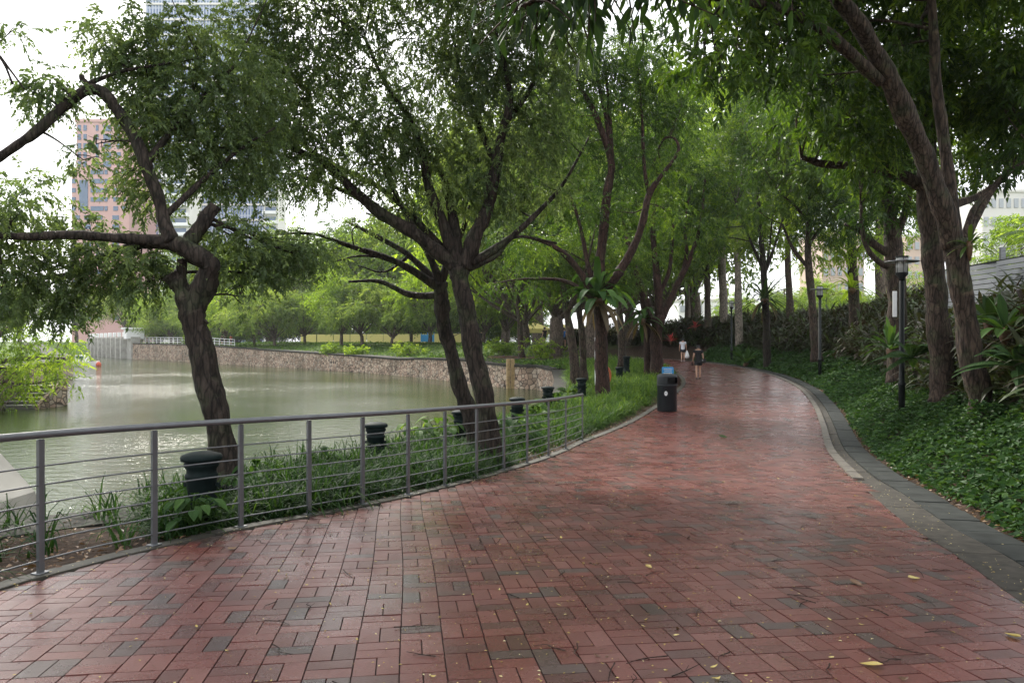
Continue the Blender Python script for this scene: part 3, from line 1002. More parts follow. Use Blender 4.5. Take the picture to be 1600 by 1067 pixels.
# ------------------------------------------------------------------ far railing on the stone wall
fr = thing('fence', 'low pale railing along the top of the far stone wall beside the lock', 'fence', (-60, 128, 1.2))
fl = resample(np.array([(-69, 139.5), (-50, 119.5), (-40, 108)], float), 2.0)
for x, y in fl:
    m = MB(); zb = H1(x, y); tube(m, [(x, y, zb - .1), (x, y, zb + 1.1)], .05, 5); m.build('post', M['white'], fr)
for hgt in (.35, .7, 1.1):
    m = MB(); tube(m, [(x, y, H1(x, y) + hgt) for x, y in fl], .035, 5); m.build('rail', M['white'], fr)

# steps at the left bank
st = thing('stone_steps', 'short flight of pale steps going down to the water at the left bank', 'steps', (-23.5, 36.7, WATER_Z))
for k in range(6):
    m = MB(); zz = WATER_Z + .02 + (k + .5) * .17
    box(m, (-23.35 + .0, 35.6 + k * .28, zz + .06), (1.75, .34, .06), 0, .01)
    box(m, (-23.35, 35.72 + k * .28, zz - .03), (1.7, .05, .15), 0); m.build('tread', M['concrete'] if k > -1 else M['dark'], st)
for sx in (-.95, .95):
    m = MB(); V = np.array([(-23.35 + sx + e, y, z) for e in (-.08, .08) for (y, z) in ((35.3, WATER_Z - .5), (35.3, WATER_Z + .2), (37.3, WATER_Z + 1.35), (37.6, WATER_Z + 1.35), (37.6, WATER_Z - .5))])
    m.add(V, [(k, (k + 1) % 5, 5 + (k + 1) % 5, 5 + k) for k in range(5)], [(0, k + 1, k) for k in range(1, 4)] + [(5, 5 + k, 6 + k) for k in range(1, 4)]); m.build('side_wall', M['stone'], st)

# small boat
bx_, by_ = P(134, 572, 0)[0], 97.0
bx_ = (134 - 800) / F * by_
bo = thing('boat', 'small white boat moored by the left bank in front of the lock wall', 'boat', (bx_, by_, WATER_Z))
m = MB()
sec = []
for t_, wd, sh in ((0, .62, .0), (.25, .72, 0), (.6, .7, .03), (.85, .42, .1), (1, .03, .2)):
    xx = bx_ - 1.6 + t_ * 3.4
    sec.append([(xx, by_ - wd, WATER_Z + .55 + sh), (xx, by_ - wd * .7, WATER_Z - .1), (xx, by_ + wd * .7, WATER_Z - .1), (xx, by_ + wd, WATER_Z + .55 + sh)])
V = np.array(sec).reshape(-1, 3)
q = [(l * 4 + k, l * 4 + (k + 1) % 4, l * 4 + 4 + (k + 1) % 4, l * 4 + 4 + k) for l in range(4) for k in range(4)] + [(0, 3, 2, 1)]
m.add(V, q); m.build('hull', M['white'], bo)
m = MB(); box(m, (bx_ - .5, by_, WATER_Z + 1.0), (1.3, 1.0, .9), 0, .08); cb_ = m.build('cabin', M['white'], bo)
m = MB(); box(m, (bx_ - .5, by_ - .505, WATER_Z + 1.15), (1.0, .03, .32)); m.build('window', M['glass'], cb_)
m = MB(); lathe(m, [(.05, -.2), (.3, 0), (.33, .25), (.2, .5), (.03, .6)], 12, (bx_ + 2.0, by_ - .6, WATER_Z)); tag(m.build('buoy', M['red_cloth'], None, True, loc=(bx_ + 2.0, by_ - .6, WATER_Z)), 'red buoy floating beside the small white boat', 'buoy')

# yellow mooring posts on the far wall
mp = thing('mooring_post', 'pair of yellowish timber posts on the stone wall near the pond corner', 'post', (*P(797, 606, 50.5)[:2], WATER_Z))
for px in (794, 801):
    x = (px - 800) / F * 50.0
    m = MB(); box(m, (x, 51.0, -.95), (.22, .22, 2.6), .4, .02); m.build('timber', M['timber'], mp)

# ------------------------------------------------------------------ yellow event panels and path furniture on the far bank
for k in range(10):
    px = 482 + k * 26; Y = 126 - k * 1.5
    x = (px - 800) / F * Y; z = H1(x, Y)
    o = thing('barrier_panel', '%s yellow site barrier panel from the left seen between the far bank trunks' % ('first second third fourth fifth sixth seventh eighth ninth tenth'.split()[k]), 'barrier', (x, Y, z), 'yellow barrier panels beyond the far bank trees')
    m = MB(); box(m, (x, Y, z + .75), (2.6, .08, 1.5), .05 * math.sin(k), .02); m.build('panel', M['yellow_panel'], o)
    for sx in (-1.15, 1.15):
        m = MB(); box(m, (x + sx, Y + .1, z + .8), (.08, .08, 1.7)); m.build('upright', M['steel'], o)
for k, (px, Y, wd) in enumerate(((835, 92, 4.0), (878, 92, 3.6), (918, 90, 4.2), (965, 88, 3.2))):
    x = (px - 800) / F * Y; z = H1(x, Y)
    o = thing('marquee', ['yellow topped marquee tent seen left of the small dark figures', 'yellow topped marquee tent seen behind the small dark figures', 'yellow topped marquee tent seen behind the slim left trunks', 'yellow topped marquee tent seen left of the twin dark trunks'][k], 'tent', (x, Y, z), 'yellow marquees beyond the grass')
    m = MB(); V = np.array([(x - wd / 2, Y - 1.5, z + 1.9), (x + wd / 2, Y - 1.5, z + 1.9), (x + wd / 2, Y + 1.5, z + 1.9), (x - wd / 2, Y + 1.5, z + 1.9), (x, Y, z + 2.7)]); V2 = V[:4] - [0, 0, .5]
    m.add(np.vstack([V, V2]), [(5, 6, 1, 0), (6, 7, 2, 1), (7, 8, 3, 2), (8, 5, 0, 3)], [(0, 1, 4), (1, 2, 4), (2, 3, 4), (3, 0, 4)]); m.build('canopy', M['yellow_panel'], o)
    for sx in (-1, 1):
        for sy in (-1, 1):
            m = MB(); tube(m, [(x + sx * wd * .48, Y + sy * 1.45, z), (x + sx * wd * .48, Y + sy * 1.45, z + 1.9)], .04, 5); m.build('pole', M['white'], o)
x, Y = (668 - 800) / F * 104, 104; z = H1(x, Y)
m = MB(); box(m, (x, Y, z + .8), (1.9, .1, 1.0), 0, .02)
for sx in (-.9, 0, .9): box(m, (x + sx, Y + .08, z + .8), (.08, .08, 1.6))
tag(m.build('banner', M['blue_panel'], None, loc=(x, Y, z)), 'blue banner between trunks on the far bank behind the railing', 'banner')

# ------------------------------------------------------------------ towers
def tower_pink():
    Y = 320.0; k = Y / F
    x0 = (112 - 800) * k; wd = 90 * k; zb = 1.0; zt = 1.54 + (533 - 262) * k
    cx = x0 + wd / 2
    o = thing('office_tower', 'pink stone tower with blue window bands beyond the pond at the left', 'tower', (cx, Y, zb))
    m = MB(); box(m, (cx, Y + 12, (zb + zt) / 2), (wd, 24, zt - zb)); m.build('shaft', M['pink'], o)
    zt2 = 1.54 + (533 - 188) * k
    m = MB(); box(m, (cx - 1.2, Y + 13, (zt + zt2) / 2), (wd * .86, 21, zt2 - zt)); m.build('upper_shaft', M['pink'], o)
    m = MB(); box(m, (cx - 1.2, Y + 13, zt2 + .6), (wd * .9, 22, 1.2)); m.build('cornice', M['pink'], o)
    px_ = lambda p: (p - 800) * k
    fl_ = 14.2 * k
    m = MB(); box(m, (px_(131), Y - .08, 1.54 + (533 - 305) * k), (13 * k, .4, 48 * k)); m.build('window', M['glass'], o)
    wins = {}
    def win(cx_, cz_, w_, h_, dy=0):
        key = (round(w_, 2), round(h_, 2))
        if key not in wins:
            mm = MB(); box(mm, (0, 0, 0), (w_, .4, h_)); wins[key] = mm.mesh('window', M['glass'])
        ob = bpy.data.objects.new('window', wins[key]); COL.objects.link(ob); ob.parent = o
        ob.location = (cx_ - cx, Y + dy - .08 - Y, cz_ - zb)
    z = 1.54 + (533 - 325) * k
    for r_ in range(5):
        zz = 1.54 + (533 - 325.5 + 14.2 * r_) * k
        if zz > zt - 1: break
        win(px_(115.5), zz, 6 * k, 7 * k)
        win(px_(152), zz, 20 * k, 7 * k)
        win(px_(166), zz, 4.5 * k, 7 * k); win(px_(181), zz, 7 * k, 7 * k); win(px_(194), zz, 6 * k, 7 * k)
    for r_ in range(1, 13):
        zz = 1.54 + (533 - 325.5 - 14.2 * r_) * k
        if zz < 2: break
        for p_ in (120, 137, 155, 181): win(px_(p_), zz, 10 * k, 7 * k)
    for r_ in range(5):
        zz = 1.54 + (533 - 254 + 14.2 * r_) * k
        if zz > zt2 - 1: break
        for p_, w_ in ((119, 5), (128, 5), (147, 4), (163, 12), (181, 6)): win(px_(p_), zz, w_ * k, 9 * k, 2.5)
tower_pink()
def tower_glass():
    Y = 360.0; k = Y / F
    x0, x1 = (228 - 800) * k, (412 - 800) * k
    zt = 1.54 + (533 + 24) * k
    o = thing('glass_tower', 'tall bluish glass tower rising out of view behind the left trees', 'tower', ((x0 + x1) / 2, Y, 1))
    m = MB(); box(m, ((x0 + x1) / 2, Y + 15, zt / 2), (x1 - x0, 30, zt)); m.build('curtain_wall', M['curtain'], o)
    for r_ in range(22):
        m = MB(); box(m, ((x0 + x1) / 2, Y - .3, 8 + r_ * (zt - 10) / 22), (x1 - x0 + .4, .6, .9)); m.build('spandrel', M['pale'], o)
    m = MB(); box(m, ((x0 + x1) / 2, Y + 15, zt + 1.5), (x1 - x0 + 1, 31, 3)); m.build('roof', M['pale'], o)
tower_glass()
def tower_balcony(pxa, pxb, ytop, Y, label):
    k = Y / F; x0, x1 = (pxa - 800) * k, (pxb - 800) * k; zt = 1.54 + (533 - ytop) * k
    cx = (x0 + x1) / 2; wd = x1 - x0
    o = thing('apartment_tower', label, 'tower', (cx, Y, 1))
    m = MB(); box(m, (cx, Y + 6, zt / 2), (wd, 12, zt)); m.build('wall', M['pale'], o)
    n = int((zt - 12) / (15 * k)); pr_b = pr_w = None
    for r_ in range(n):
        z = zt - 2 - r_ * 15 * k
        if pr_b is None:
            m = MB(); box(m, (cx, Y - 1.0, z), (wd * 1.05, 2.0, .35)); box(m, (cx, Y - 1.95, z + .6), (wd * 1.02, .1, 1.0)); pr_b = m.build('balcony', M['white'], o)
            m = MB(); box(m, (cx, Y - .06, z + 1.7), (wd * .75, .2, 2.6)); pr_w = m.build('window', M['glass'], o)
        else:
            for p in (pr_b, pr_w):
                c = p.copy(); COL.objects.link(c); c.location.z = -r_ * 15 * k
tower_balcony(254, 296, 240, 300, 'white apartment tower with stacked balconies behind the broken limb at the left')
tower_balcony(412, 434, 282, 330, 'narrow white balcony tower on the right flank of the glass tower')
def block(pxa, pxb, ytop, Y, mat, label, cols, rows):
    k = Y / F; x0, x1 = (pxa - 800) * k, (pxb - 800) * k; zt = 1.54 + (533 - ytop) * k; cx = (x0 + x1) / 2; wd = x1 - x0
    o = thing('apartment_block', label, 'building', (cx, Y, 1))
    m = MB(); box(m, (cx, Y + 6, zt / 2), (wd, 12, zt)); m.build('wall', mat, o)
    m = MB(); box(m, (cx, Y + 6, zt + .3), (wd * 1.03, 12.6, .6)); m.build('roof', M['pale'], o)
    pw = None
    for r_ in range(rows):
        for c_ in range(cols):
            lx = (c_ - (cols - 1) / 2) * wd / cols; lz = zt - (r_ + .6) * (zt - 2) / rows
            if pw is None:
                mm = MB(); box(mm, (0, 0, 0), (wd / cols * .55, .3, (zt - 2) / rows * .5)); pw = mm.mesh('window', M['glass_pale'])
            ob = bpy.data.objects.new('window', pw); COL.objects.link(ob); ob.parent = o; ob.location = (lx, -.05, lz - 1)
block(1535, 1640, 300, 170, M['pale'], 'pale apartment block seen above the grey boundary wall at the right', 9, 8)
block(1285, 1350, 362, 150, M['tan'], 'pinkish apartment block glimpsed between slim trunks on the right', 6, 7)
block(1415, 1450, 370, 150, M['tan'], 'pinkish apartment block glimpsed just left of the big right trunk', 3, 7)
block(1060, 1180, 470, 190, M['white'], 'low white building glimpsed beyond the end of the path', 9, 3)
# ------------------------------------------------------------------ trees
def limb_pts(l, n=7):
    """l: rows (px,py,Y,r) seen in the picture, turned into points in the world; r may be None = interpolate"""
    p = np.array([P(a[0], a[1], a[2]) for a in l])
    r = np.array([a[3] if len(a) > 3 and a[3] is not None else np.nan for a in l], float)
    ix = np.arange(len(r)); ok = ~np.isnan(r)
    r = np.interp(ix, ix[ok], r[ok])
    return catmull(np.c_[p, r], n)

def spray_leaves(mb, c, rad, n_leaf, L, W, droop, per=18, slen=.35, lance=False):
    """leaf sprays filling one ellipsoid of a crown"""
    ns = max(3, int(n_leaf / per))
    u = norm(rng.normal(size=(ns, 3))) * (rng.random(ns) ** (1 / 2.3))[:, None]
    pos = np.asarray(c) + u * np.asarray(rad)
    d = norm(rng.normal(size=(ns, 3)) * [1, 1, .45] * .7 + u * .8 + np.array([0, 0, -1.0]) * droop)
    t = (np.arange(per) + .5) / per
    ln = slen * rng.uniform(.6, 1.3, ns)
    tt = t[None, :, None]
    pts = pos[:, None, :] + d[:, None, :] * (tt * ln[:, None, None]) + np.array([0, 0, -1.0]) * (tt ** 2 * ln[:, None, None] * droop * .6)
    sd = norm(np.cross(d, rng.normal(size=(ns, 3)) * .5 + [0, 0, 1]))
    sg = np.where(np.arange(per) % 2 == 0, 1.0, -1.0)[None, :, None]
    dd = d[:, None, :] * .6 + sd[:, None, :] * sg * .9 + np.array([0, 0, -1.0]) * (droop * .7) + rng.normal(size=(ns, per, 3)) * .28
    nrm_ = rng.normal(size=(ns, per, 3)) * .5 + [0, 0, 1.0]
    tn = np.clip(rng.normal(.42, .16, (ns, 1)) + rng.normal(0, .16, (ns, per)), 0, 1)
    tn = np.clip(tn + rng.normal(0, .2), 0, 1)
    sc = rng.uniform(.55, 1.3, (ns, per))
    leaves(mb, pts.reshape(-1, 3), dd.reshape(-1, 3), nrm_.reshape(-1, 3), (L * sc).ravel(), (W * sc).ravel(), tn.ravel(), .2)

def make_tree(name, label, limbs, blobs, leaf, bark, group=None, L=.06, W=.026, droop=.7, lai=1.6, per=18, slen=.35, twigs=5, sides=10, bumpy=.05, cat='tree', maxn=400000, extra=None, wblobs=()):
    L0 = [limb_pts(l) for l in limbs]
    base = L0[0][0][:3]
    root = thing(name, label, cat, base, group)
    tb = MB()
    for k, l in enumerate(L0):
        r = l[:, 3].copy()
        if k == 0: r[:3] *= np.array([1.35, 1.15, 1.05])
        tube(tb, l[:, :3], r, sides if k < 3 else max(6, sides - 3), bumpy)
    A = np.vstack(L0[1:] if len(L0) > 1 else L0)
    cb_ = MB()
    bl = []
    for b in blobs:
        px, py, Y, rx, ry = b[:5]; dn = b[5] if len(b) > 5 else 1
        c = P(px, py, Y); s_ = Y / F
        bl.append((c, np.array([rx * s_, max(min(rx, ry * 1.6) * s_, .35), ry * s_]), dn))
    for b in wblobs: bl.append((np.array(b[:3], float), np.array(b[3:6], float), b[6] if len(b) > 6 else 1))
    lim_i = np.where(A[:, 3] < .13)[0] if (A[:, 3] < .13).sum() > 5 else np.arange(len(A))
    for c, rad, dn in bl:
        area = math.pi * rad[0] * rad[2]
        n = min(int(lai * dn * area / (.5 * L * W)), maxn)
        spray_leaves(cb_, c, rad, n, L, W, droop, per, slen)
        # twigs reaching the clump from the nearest limb
        dd = np.linalg.norm(A[lim_i, :3] - c, axis=1) + .3 * np.maximum(A[lim_i, 2] - c[2], 0)
        s0 = A[lim_i[np.argmin(dd)]]
        far_ = np.linalg.norm(s0[:3] - c)
        r0 = min(s0[3] * .6, .012 + .012 * far_)
        mid = (s0[:3] + c) / 2 + rng.normal(size=3) * far_ * .10 + [0, 0, far_ * .08]
        tw = catmull(np.array([s0[:3], mid, c]), 5)
        tube(tb, tw, np.linspace(r0, max(.006, r0 * .35), len(tw)), 5, 0, False)
        for _ in range(twigs):
            e = c + norm(rng.normal(size=3)) * rad * rng.uniform(.5, .95)
            k = rng.integers(len(tw) // 2, len(tw))
            m2 = (tw[k] + e) / 2 + rng.normal(size=3) * .1 * rad.mean() + [0, 0, .1 * rad.mean()]
            t2 = catmull(np.array([tw[k], m2, e]), 4)
            tube(tb, t2, np.linspace(max(.005, r0 * .4), .003, len(t2)), 4, 0, False)
    tb.build('trunk', M[bark], root, True)
    cb_.build('crown', M[leaf], root)
    return root

FINE = dict(leaf='leaf_fine', L=.062, W=.033, droop=.5, per=18, slen=.28)
# --- the leaning trunk on the left
t1 = [
 [(366, 800, 9.6, .195), (352, 720, 9.6, .175), (338, 650, 9.6, .165), (320, 570, 9.6, .16), (303, 505, 9.6, .165), (312, 460, 9.6, .155), (330, 420, 9.55, .13), (318, 405, 9.5, .12), (290, 388, 9.45, .115), (268, 377, 9.4, .10)],
 [(304, 510, 9.6, .15), (290, 462, 9.6, .12), (276, 440, 9.55, .115), (266, 428, 9.5, .10)],
 [(285, 455, 9.58, .08), (283, 430, 9.6, .07), (284, 405, 9.6, .065)],
 [(278, 384, 9.45, .10), (240, 376, 9.35, .075), (180, 372, 9.2, .065), (110, 367, 9.0, .055), (40, 370, 8.8, .048), (-50, 366, 8.6, .035)],
 [(268, 378, 9.4, .10), (257, 345, 9.4, .082), (244, 300, 9.4, .078), (224, 245, 9.4, .078), (196, 190, 9.4, .074), (166, 150, 9.35, .072), (142, 140, 9.3, .07), (108, 160, 9.2, .064), (60, 203, 9.0, .058), (0, 246, 8.9, .054), (-80, 300, 8.7, .045)],
 [(290, 392, 9.5, .11), (305, 365, 9.55, .10), (322, 342, 9.6, .09), (336, 322, 9.65, .08)],
 [(262, 380, 9.4, .07), (215, 383, 9.6, .065), (160, 402, 9.9, .055), (115, 428, 10.1, .045), (40, 436, 10.3, .03)],
 [(146, 141, 9.3, .04), (130, 126, 9.3, .036), (128, 118, 9.3, .03)],
 [(140, 130, 9.3, .03), (190, 112, 9.5, .022), (260, 100, 9.8, .015), (320, 90, 10, .01)],
 [(230, 255, 9.4, .05), (280, 190, 9.8, .04), (330, 140, 10.2, .03), (370, 100, 10.5, .02)],
 [(255, 340, 9.4, .045), (320, 280, 9.8, .035), (380, 230, 10.2, .022), (430, 200, 10.5, .012)],
 [(20, 132, 8.8, .012), (0, 90, 8.8, .012), (-40, 50, 8.8, .014)], [(38, 140, 8.8, .008), (20, 115, 8.8, .012), (0, 88, 8.8, .014)],
]
b1 = [(18, 48, 8.8, 26, 18, .9), (90, 132, 9.2, 45, 22, 1.1), (64, 150, 9.2, 40, 34, 1), (130, 250, 9.2, 40, 22, .45), (150, 225, 9.3, 30, 18, .4), (160, 55, 9.6, 44, 32, 1), (185, 95, 9.7, 45, 30, .8),
 (230, 60, 10, 55, 55), (235, 130, 10, 55, 50), (300, 60, 10.2, 60, 60), (300, 150, 10, 75, 60), (255, 215, 9.8, 55, 55), (330, 230, 10.2, 65, 60), (232, 300, 9.8, 36, 40), (380, 140, 10.5, 70, 70), (390, 240, 10.5, 60, 55), (350, 290, 10.2, 55, 30),
 (215, 180, 9.7, 40, 40), (200, 270, 9.5, 26, 26, .8),
 (75, 425, 9.6, 60, 38, 1.2), (55, 470, 9.6, 55, 32, 1.1), (15, 390, 9, 32, 36), (10, 450, 9, 40, 50, 1.1), (130, 395, 9.6, 55, 30, 1.1), (170, 432, 9.8, 50, 30, 1.1), (215, 405, 9.6, 45, 36, 1.1), (232, 440, 9.6, 26, 40, .9), (160, 455, 10, 16, 34, .8), (115, 490, 9.7, 26, 26, 1),
 (140, 355, 9.8, 60, 18, .8), (250, 400, 9.8, 30, 30, 1), (20, 345, 8.9, 24, 24, .7), (375, 370, 10, 50, 34, 1.2), (430, 395, 10.4, 50, 36, 1.2), (405, 430, 10.2, 30, 28, 1), (360, 410, 10, 26, 32, 1), (470, 400, 10.6, 38, 34, 1), (385, 465, 10, 12, 28, .6), (330, 380, 9.9, 24, 26, .9), (305, 455, 10, 12, 22, .5)]
w1 = [(-5.0, 10, 7.6, 1.6, 1.4, .8), (-3.6, 11, 8.0, 1.6, 1.4, .8), (-6.5, 9.2, 3.2, 1.0, .9, .6)]
make_tree('leaning_tree', 'leaning dark tree with a sharply kinked broken limb standing at the left railing', t1, b1, bark='bark_dark', lai=3.9, wblobs=w1, **FINE)

# --- the twin trunks
t2 = [
 [(770, 735, 13.2, .215), (763, 660, 13.2, .19), (749, 590, 13.2, .175), (733, 510, 13.2, .165), (722, 450, 13.2, .165), (716, 418, 13.2, .175)],
 [(716, 420, 13.2, .14), (682, 392, 13.1, .125), (640, 360, 13.0, .11), (590, 330, 12.9, .10), (555, 300, 12.8, .085), (520, 265, 12.7, .06), (470, 237, 12.6, .045), (425, 222, 12.5, .03)],
 [(716, 418, 13.2, .12), (692, 350, 13.1, .10), (673, 300, 13.1, .085), (656, 230, 13, .065), (636, 180, 12.9, .05), (603, 132, 12.8, .04), (570, 60, 12.7, .025)],
 [(718, 415, 13.2, .11), (706, 335, 13.3, .085), (690, 270, 13.4, .06), (650, 225, 13.5, .045), (600, 200, 13.6, .03)],
 [(722, 418, 13.2, .16), (742, 372, 13.2, .135), (760, 330, 13.2, .12), (772, 280, 13.2, .11), (780, 230, 13.2, .09), (796, 160, 13.1, .06), (787, 95, 13.1, .04), (775, 50, 13, .025)],
 [(764, 312, 13.2, .08), (772, 265, 13.3, .062), (750, 200, 13.4, .05), (722, 130, 13.5, .038), (708, 50, 13.5, .022)],
 [(736, 412, 13.2, .085), (800, 370, 13.4, .06), (852, 320, 13.7, .045), (882, 285, 13.9, .032), (920, 215, 14, .018)],
 [(702, 402, 13.2, .085), (610, 305, 13.5, .055), (500, 245, 13.8, .04), (395, 165, 14, .02)],
 [(792, 190, 13.2, .06), (828, 140, 13.4, .04), (852, 60, 13.6, .02)],
 [(655, 372, 13.05, .06), (612, 290, 13.3, .045), (585, 230, 13.5, .03), (520, 150, 13.6, .02)],
 [(590, 330, 12.9, .05), (540, 300, 13.2, .035), (470, 275, 13.4, .025), (400, 270, 13.4, .014)],
 [(748, 715, 14.6, .19), (735, 650, 14.6, .17), (712, 580, 14.6, .15), (697, 520, 14.6, .14), (689, 472, 14.5, .15), (690, 440, 14.4, .13)],
 [(688, 452, 14.5, .10), (640, 420, 14.3, .075), (600, 402, 14.2, .062), (545, 384, 14, .045), (490, 366, 13.9, .03), (430, 366, 13.8, .018)],
 [(686, 462, 14.5, .085), (640, 460, 14.6, .06), (594, 440, 14.7, .045), (545, 440, 14.8, .02)],
 [(688, 446, 14.5, .085), (640, 400, 14.6, .06), (594, 372, 14.7, .048), (540, 346, 14.8, .022)],
 [(690, 442, 14.4, .085), (662, 385, 14.4, .062), (622, 352, 14.5, .045), (572, 333, 14.6, .02)],
 [(690, 440, 14.4, .09), (706, 395, 14.4, .07), (730, 340, 14.4, .05), (740, 290, 14.4, .03)],
 [(640, 400, 14.6, .03), (600, 425, 14.6, .022), (560, 415, 14.6, .012)], [(600, 402, 14.2, .03), (560, 400, 14.2, .02), (520, 410, 14.2, .012)],
 [(720, 425, 13.2, .06), (775, 400, 13.3, .04), (805, 370, 13.4, .035), (870, 380, 13.6, .018)],
]
b2 = [(470, 60, 12.6, 80, 60), (560, 40, 12.6, 70, 50, .8), (555, 110, 12.7, 75, 50, .8), (480, 140, 12.6, 80, 60), (420, 200, 12.6, 65, 50), (500, 210, 12.6, 80, 50), (590, 190, 12.8, 70, 60), (450, 275, 13, 60, 40, .9), (520, 275, 12.8, 60, 34, .8), (600, 265, 13, 60, 40), (640, 220, 13, 60, 55),
 (650, 60, 12.9, 45, 45, .5), (645, 130, 13, 50, 40, .6), (720, 50, 13.2, 70, 60, 1.1), (710, 130, 13.3, 55, 60), (760, 120, 13.2, 60, 60), (800, 60, 13.2, 60, 60, 1.1), (830, 140, 13.6, 60, 60), (700, 210, 13.3, 60, 55), (800, 220, 13.5, 60, 60), (750, 280, 13.5, 55, 55), (690, 300, 13.4, 60, 50, .8), (650, 320, 13.6, 50, 40, .7), (600, 330, 13.4, 36, 24, .5),
 (860, 210, 13.9, 45, 55, .9), (850, 290, 14, 45, 45, .8), (880, 70, 13.9, 50, 50), (790, 320, 13.8, 45, 45, .7), (480, 385, 13.9, 45, 26, 1.1), (440, 385, 13.8, 36, 26, 1), (520, 400, 14, 26, 20, .6), (560, 350, 14, 30, 16, .4), (420, 120, 12.6, 50, 60), (390, 60, 12.6, 50, 60)]
w2 = [(-3.0, 12.6, 7.9, 1.8, 1.5, .9), (-1.2, 13, 8.3, 1.8, 1.5, 1.0), (.2, 13.4, 8.0, 1.5, 1.3, .9), (-4.5, 12.6, 8.4, 1.6, 1.4, .9)]
make_tree('twin_trunk_tree', 'tree with two crossing dark trunks rising behind the railing near its middle', t2, b2, bark='bark_dark', lai=3.4, wblobs=w2, **FINE)

# --- reddish trunk with the nest fern
t3 = [
 [(941, 640, 27, .27), (941, 580, 27, .25), (938, 510, 27, .24), (935, 462, 27, .24)],
 [(936, 470, 27, .22), (938, 405, 27, .19), (945, 340, 27, .165), (951, 285, 27, .15), (955, 250, 27, .13), (926, 172, 26.8, .09), (898, 120, 26.6, .06), (880, 90, 26.5, .03)],
 [(956, 258, 27, .10), (948, 190, 27, .08), (932, 118, 27, .05), (925, 60, 27, .03)], [(957, 258, 27, .09), (952, 180, 27.2, .07), (946, 100, 27.3, .04)],
 [(938, 465, 27, .19), (964, 430, 27, .17), (986, 395, 27, .155), (1005, 345, 27, .14), (1016, 300, 27, .11), (1042, 264, 27, .07), (1060, 236, 27.1, .055), (1055, 218, 27.3, .048), (1040, 216, 27.5, .04), (1029, 234, 27.8, .03), (1032, 252, 28, .018)],
 [(1014, 305, 27, .08), (1006, 255, 27, .07), (1003, 180, 27, .05), (996, 110, 27, .03)],
 [(932, 465, 27, .15), (902, 420, 26.8, .12), (870, 388, 26.6, .09), (830, 372, 26.4, .06), (786, 366, 26.2, .03)],
 [(930, 470, 27, .10), (885, 440, 27.2, .07), (820, 436, 27.4, .04), (760, 445, 27.6, .02)], [(928, 455, 27, .11), (916, 400, 27, .09), (904, 345, 27, .06), (890, 300, 27, .03)],
]
b3 = [(1030, 110, 28, 45, 40, .8), (1060, 150, 28.5, 45, 40, .8), (1000, 60, 27.5, 40, 30, .7), (930, 80, 26.8, 75, 50, 1), (880, 110, 26.6, 55, 45, .9), (960, 130, 27, 60, 45, .9), (890, 190, 26.8, 55, 45, .7), (1000, 130, 27, 50, 40, .8), (985, 90, 27, 50, 35, .9), (870, 260, 27, 45, 40, .6), (1040, 270, 27.5, 40, 40, .5), (830, 390, 26.6, 50, 22, .5), (790, 380, 26.4, 40, 22, .5), (920, 330, 27.3, 50, 35, .7), (980, 250, 27.4, 55, 40, .6), (870, 160, 28, 50, 45, .9), (840, 240, 28, 45, 40, .8), (905, 240, 28.4, 45, 40, .8), (1010, 190, 28, 45, 40, .7), (950, 200, 28, 45, 40, .7), (1060, 190, 28, 45, 40, .7), (860, 320, 28, 45, 35, .7), (965, 330, 28.4, 45, 30, .5), (1040, 330, 28.4, 40, 30, .6), (800, 450, 27.6, 50, 22, .4)]
make_tree('fern_bearing_tree', 'reddish trunk left of the litter bin carrying a large nest fern at its fork', t3, b3, leaf='leaf_lance', bark='bark_red', L=.13, W=.05, droop=.45, lai=2.6, per=14, slen=.5)

# --- dark many-limbed pair beyond the bin
t4 = [
 [(1026, 600, 36, .32), (1026, 560, 36, .29), (1026, 520, 36, .28), (1032, 492, 36, .26)],
 [(1034, 500, 36, .17), (1060, 440, 36, .15), (1082, 395, 36, .12), (1095, 345, 36, .08), (1102, 280, 36, .05)], [(1030, 495, 36, .2), (1026, 425, 36, .17), (1020, 350, 36, .12), (1030, 280, 36, .07)],
 [(1024, 510, 36, .16), (1002, 445, 36, .13), (985, 395, 36, .1), (970, 330, 36, .06)], [(1060, 445, 36, .1), (1072, 400, 36, .09), (1070, 350, 36, .06), (1080, 290, 36, .04)],
 [(1013, 600, 36.6, .25), (1012, 520, 36.6, .22), (1000, 450, 36.6, .15), (992, 400, 36.6, .1), (1005, 330, 36.6, .06)], [(1026, 470, 36, .12), (1046, 420, 36, .1), (1052, 350, 36, .06)],
]
b4 = [(1010, 250, 37, 55, 45, .9), (1060, 290, 37, 50, 45, .9), (1000, 330, 37, 55, 40, .8), (1080, 350, 36, 40, 40, .6), (1040, 380, 36.5, 50, 36, .5), (970, 380, 37, 50, 40, .7), (1100, 290, 36, 40, 40, .7), (955, 310, 37, 50, 45, .7), (1050, 210, 37, 60, 40, .9), (985, 430, 37, 40, 30, .4)]
make_tree('multi_stem_tree', 'dark tree forking low into many limbs behind the blue notice board', t4, b4, leaf='leaf_lance', bark='bark_red', L=.17, W=.07, droop=.4, lai=2.6, per=12, slen=.6)

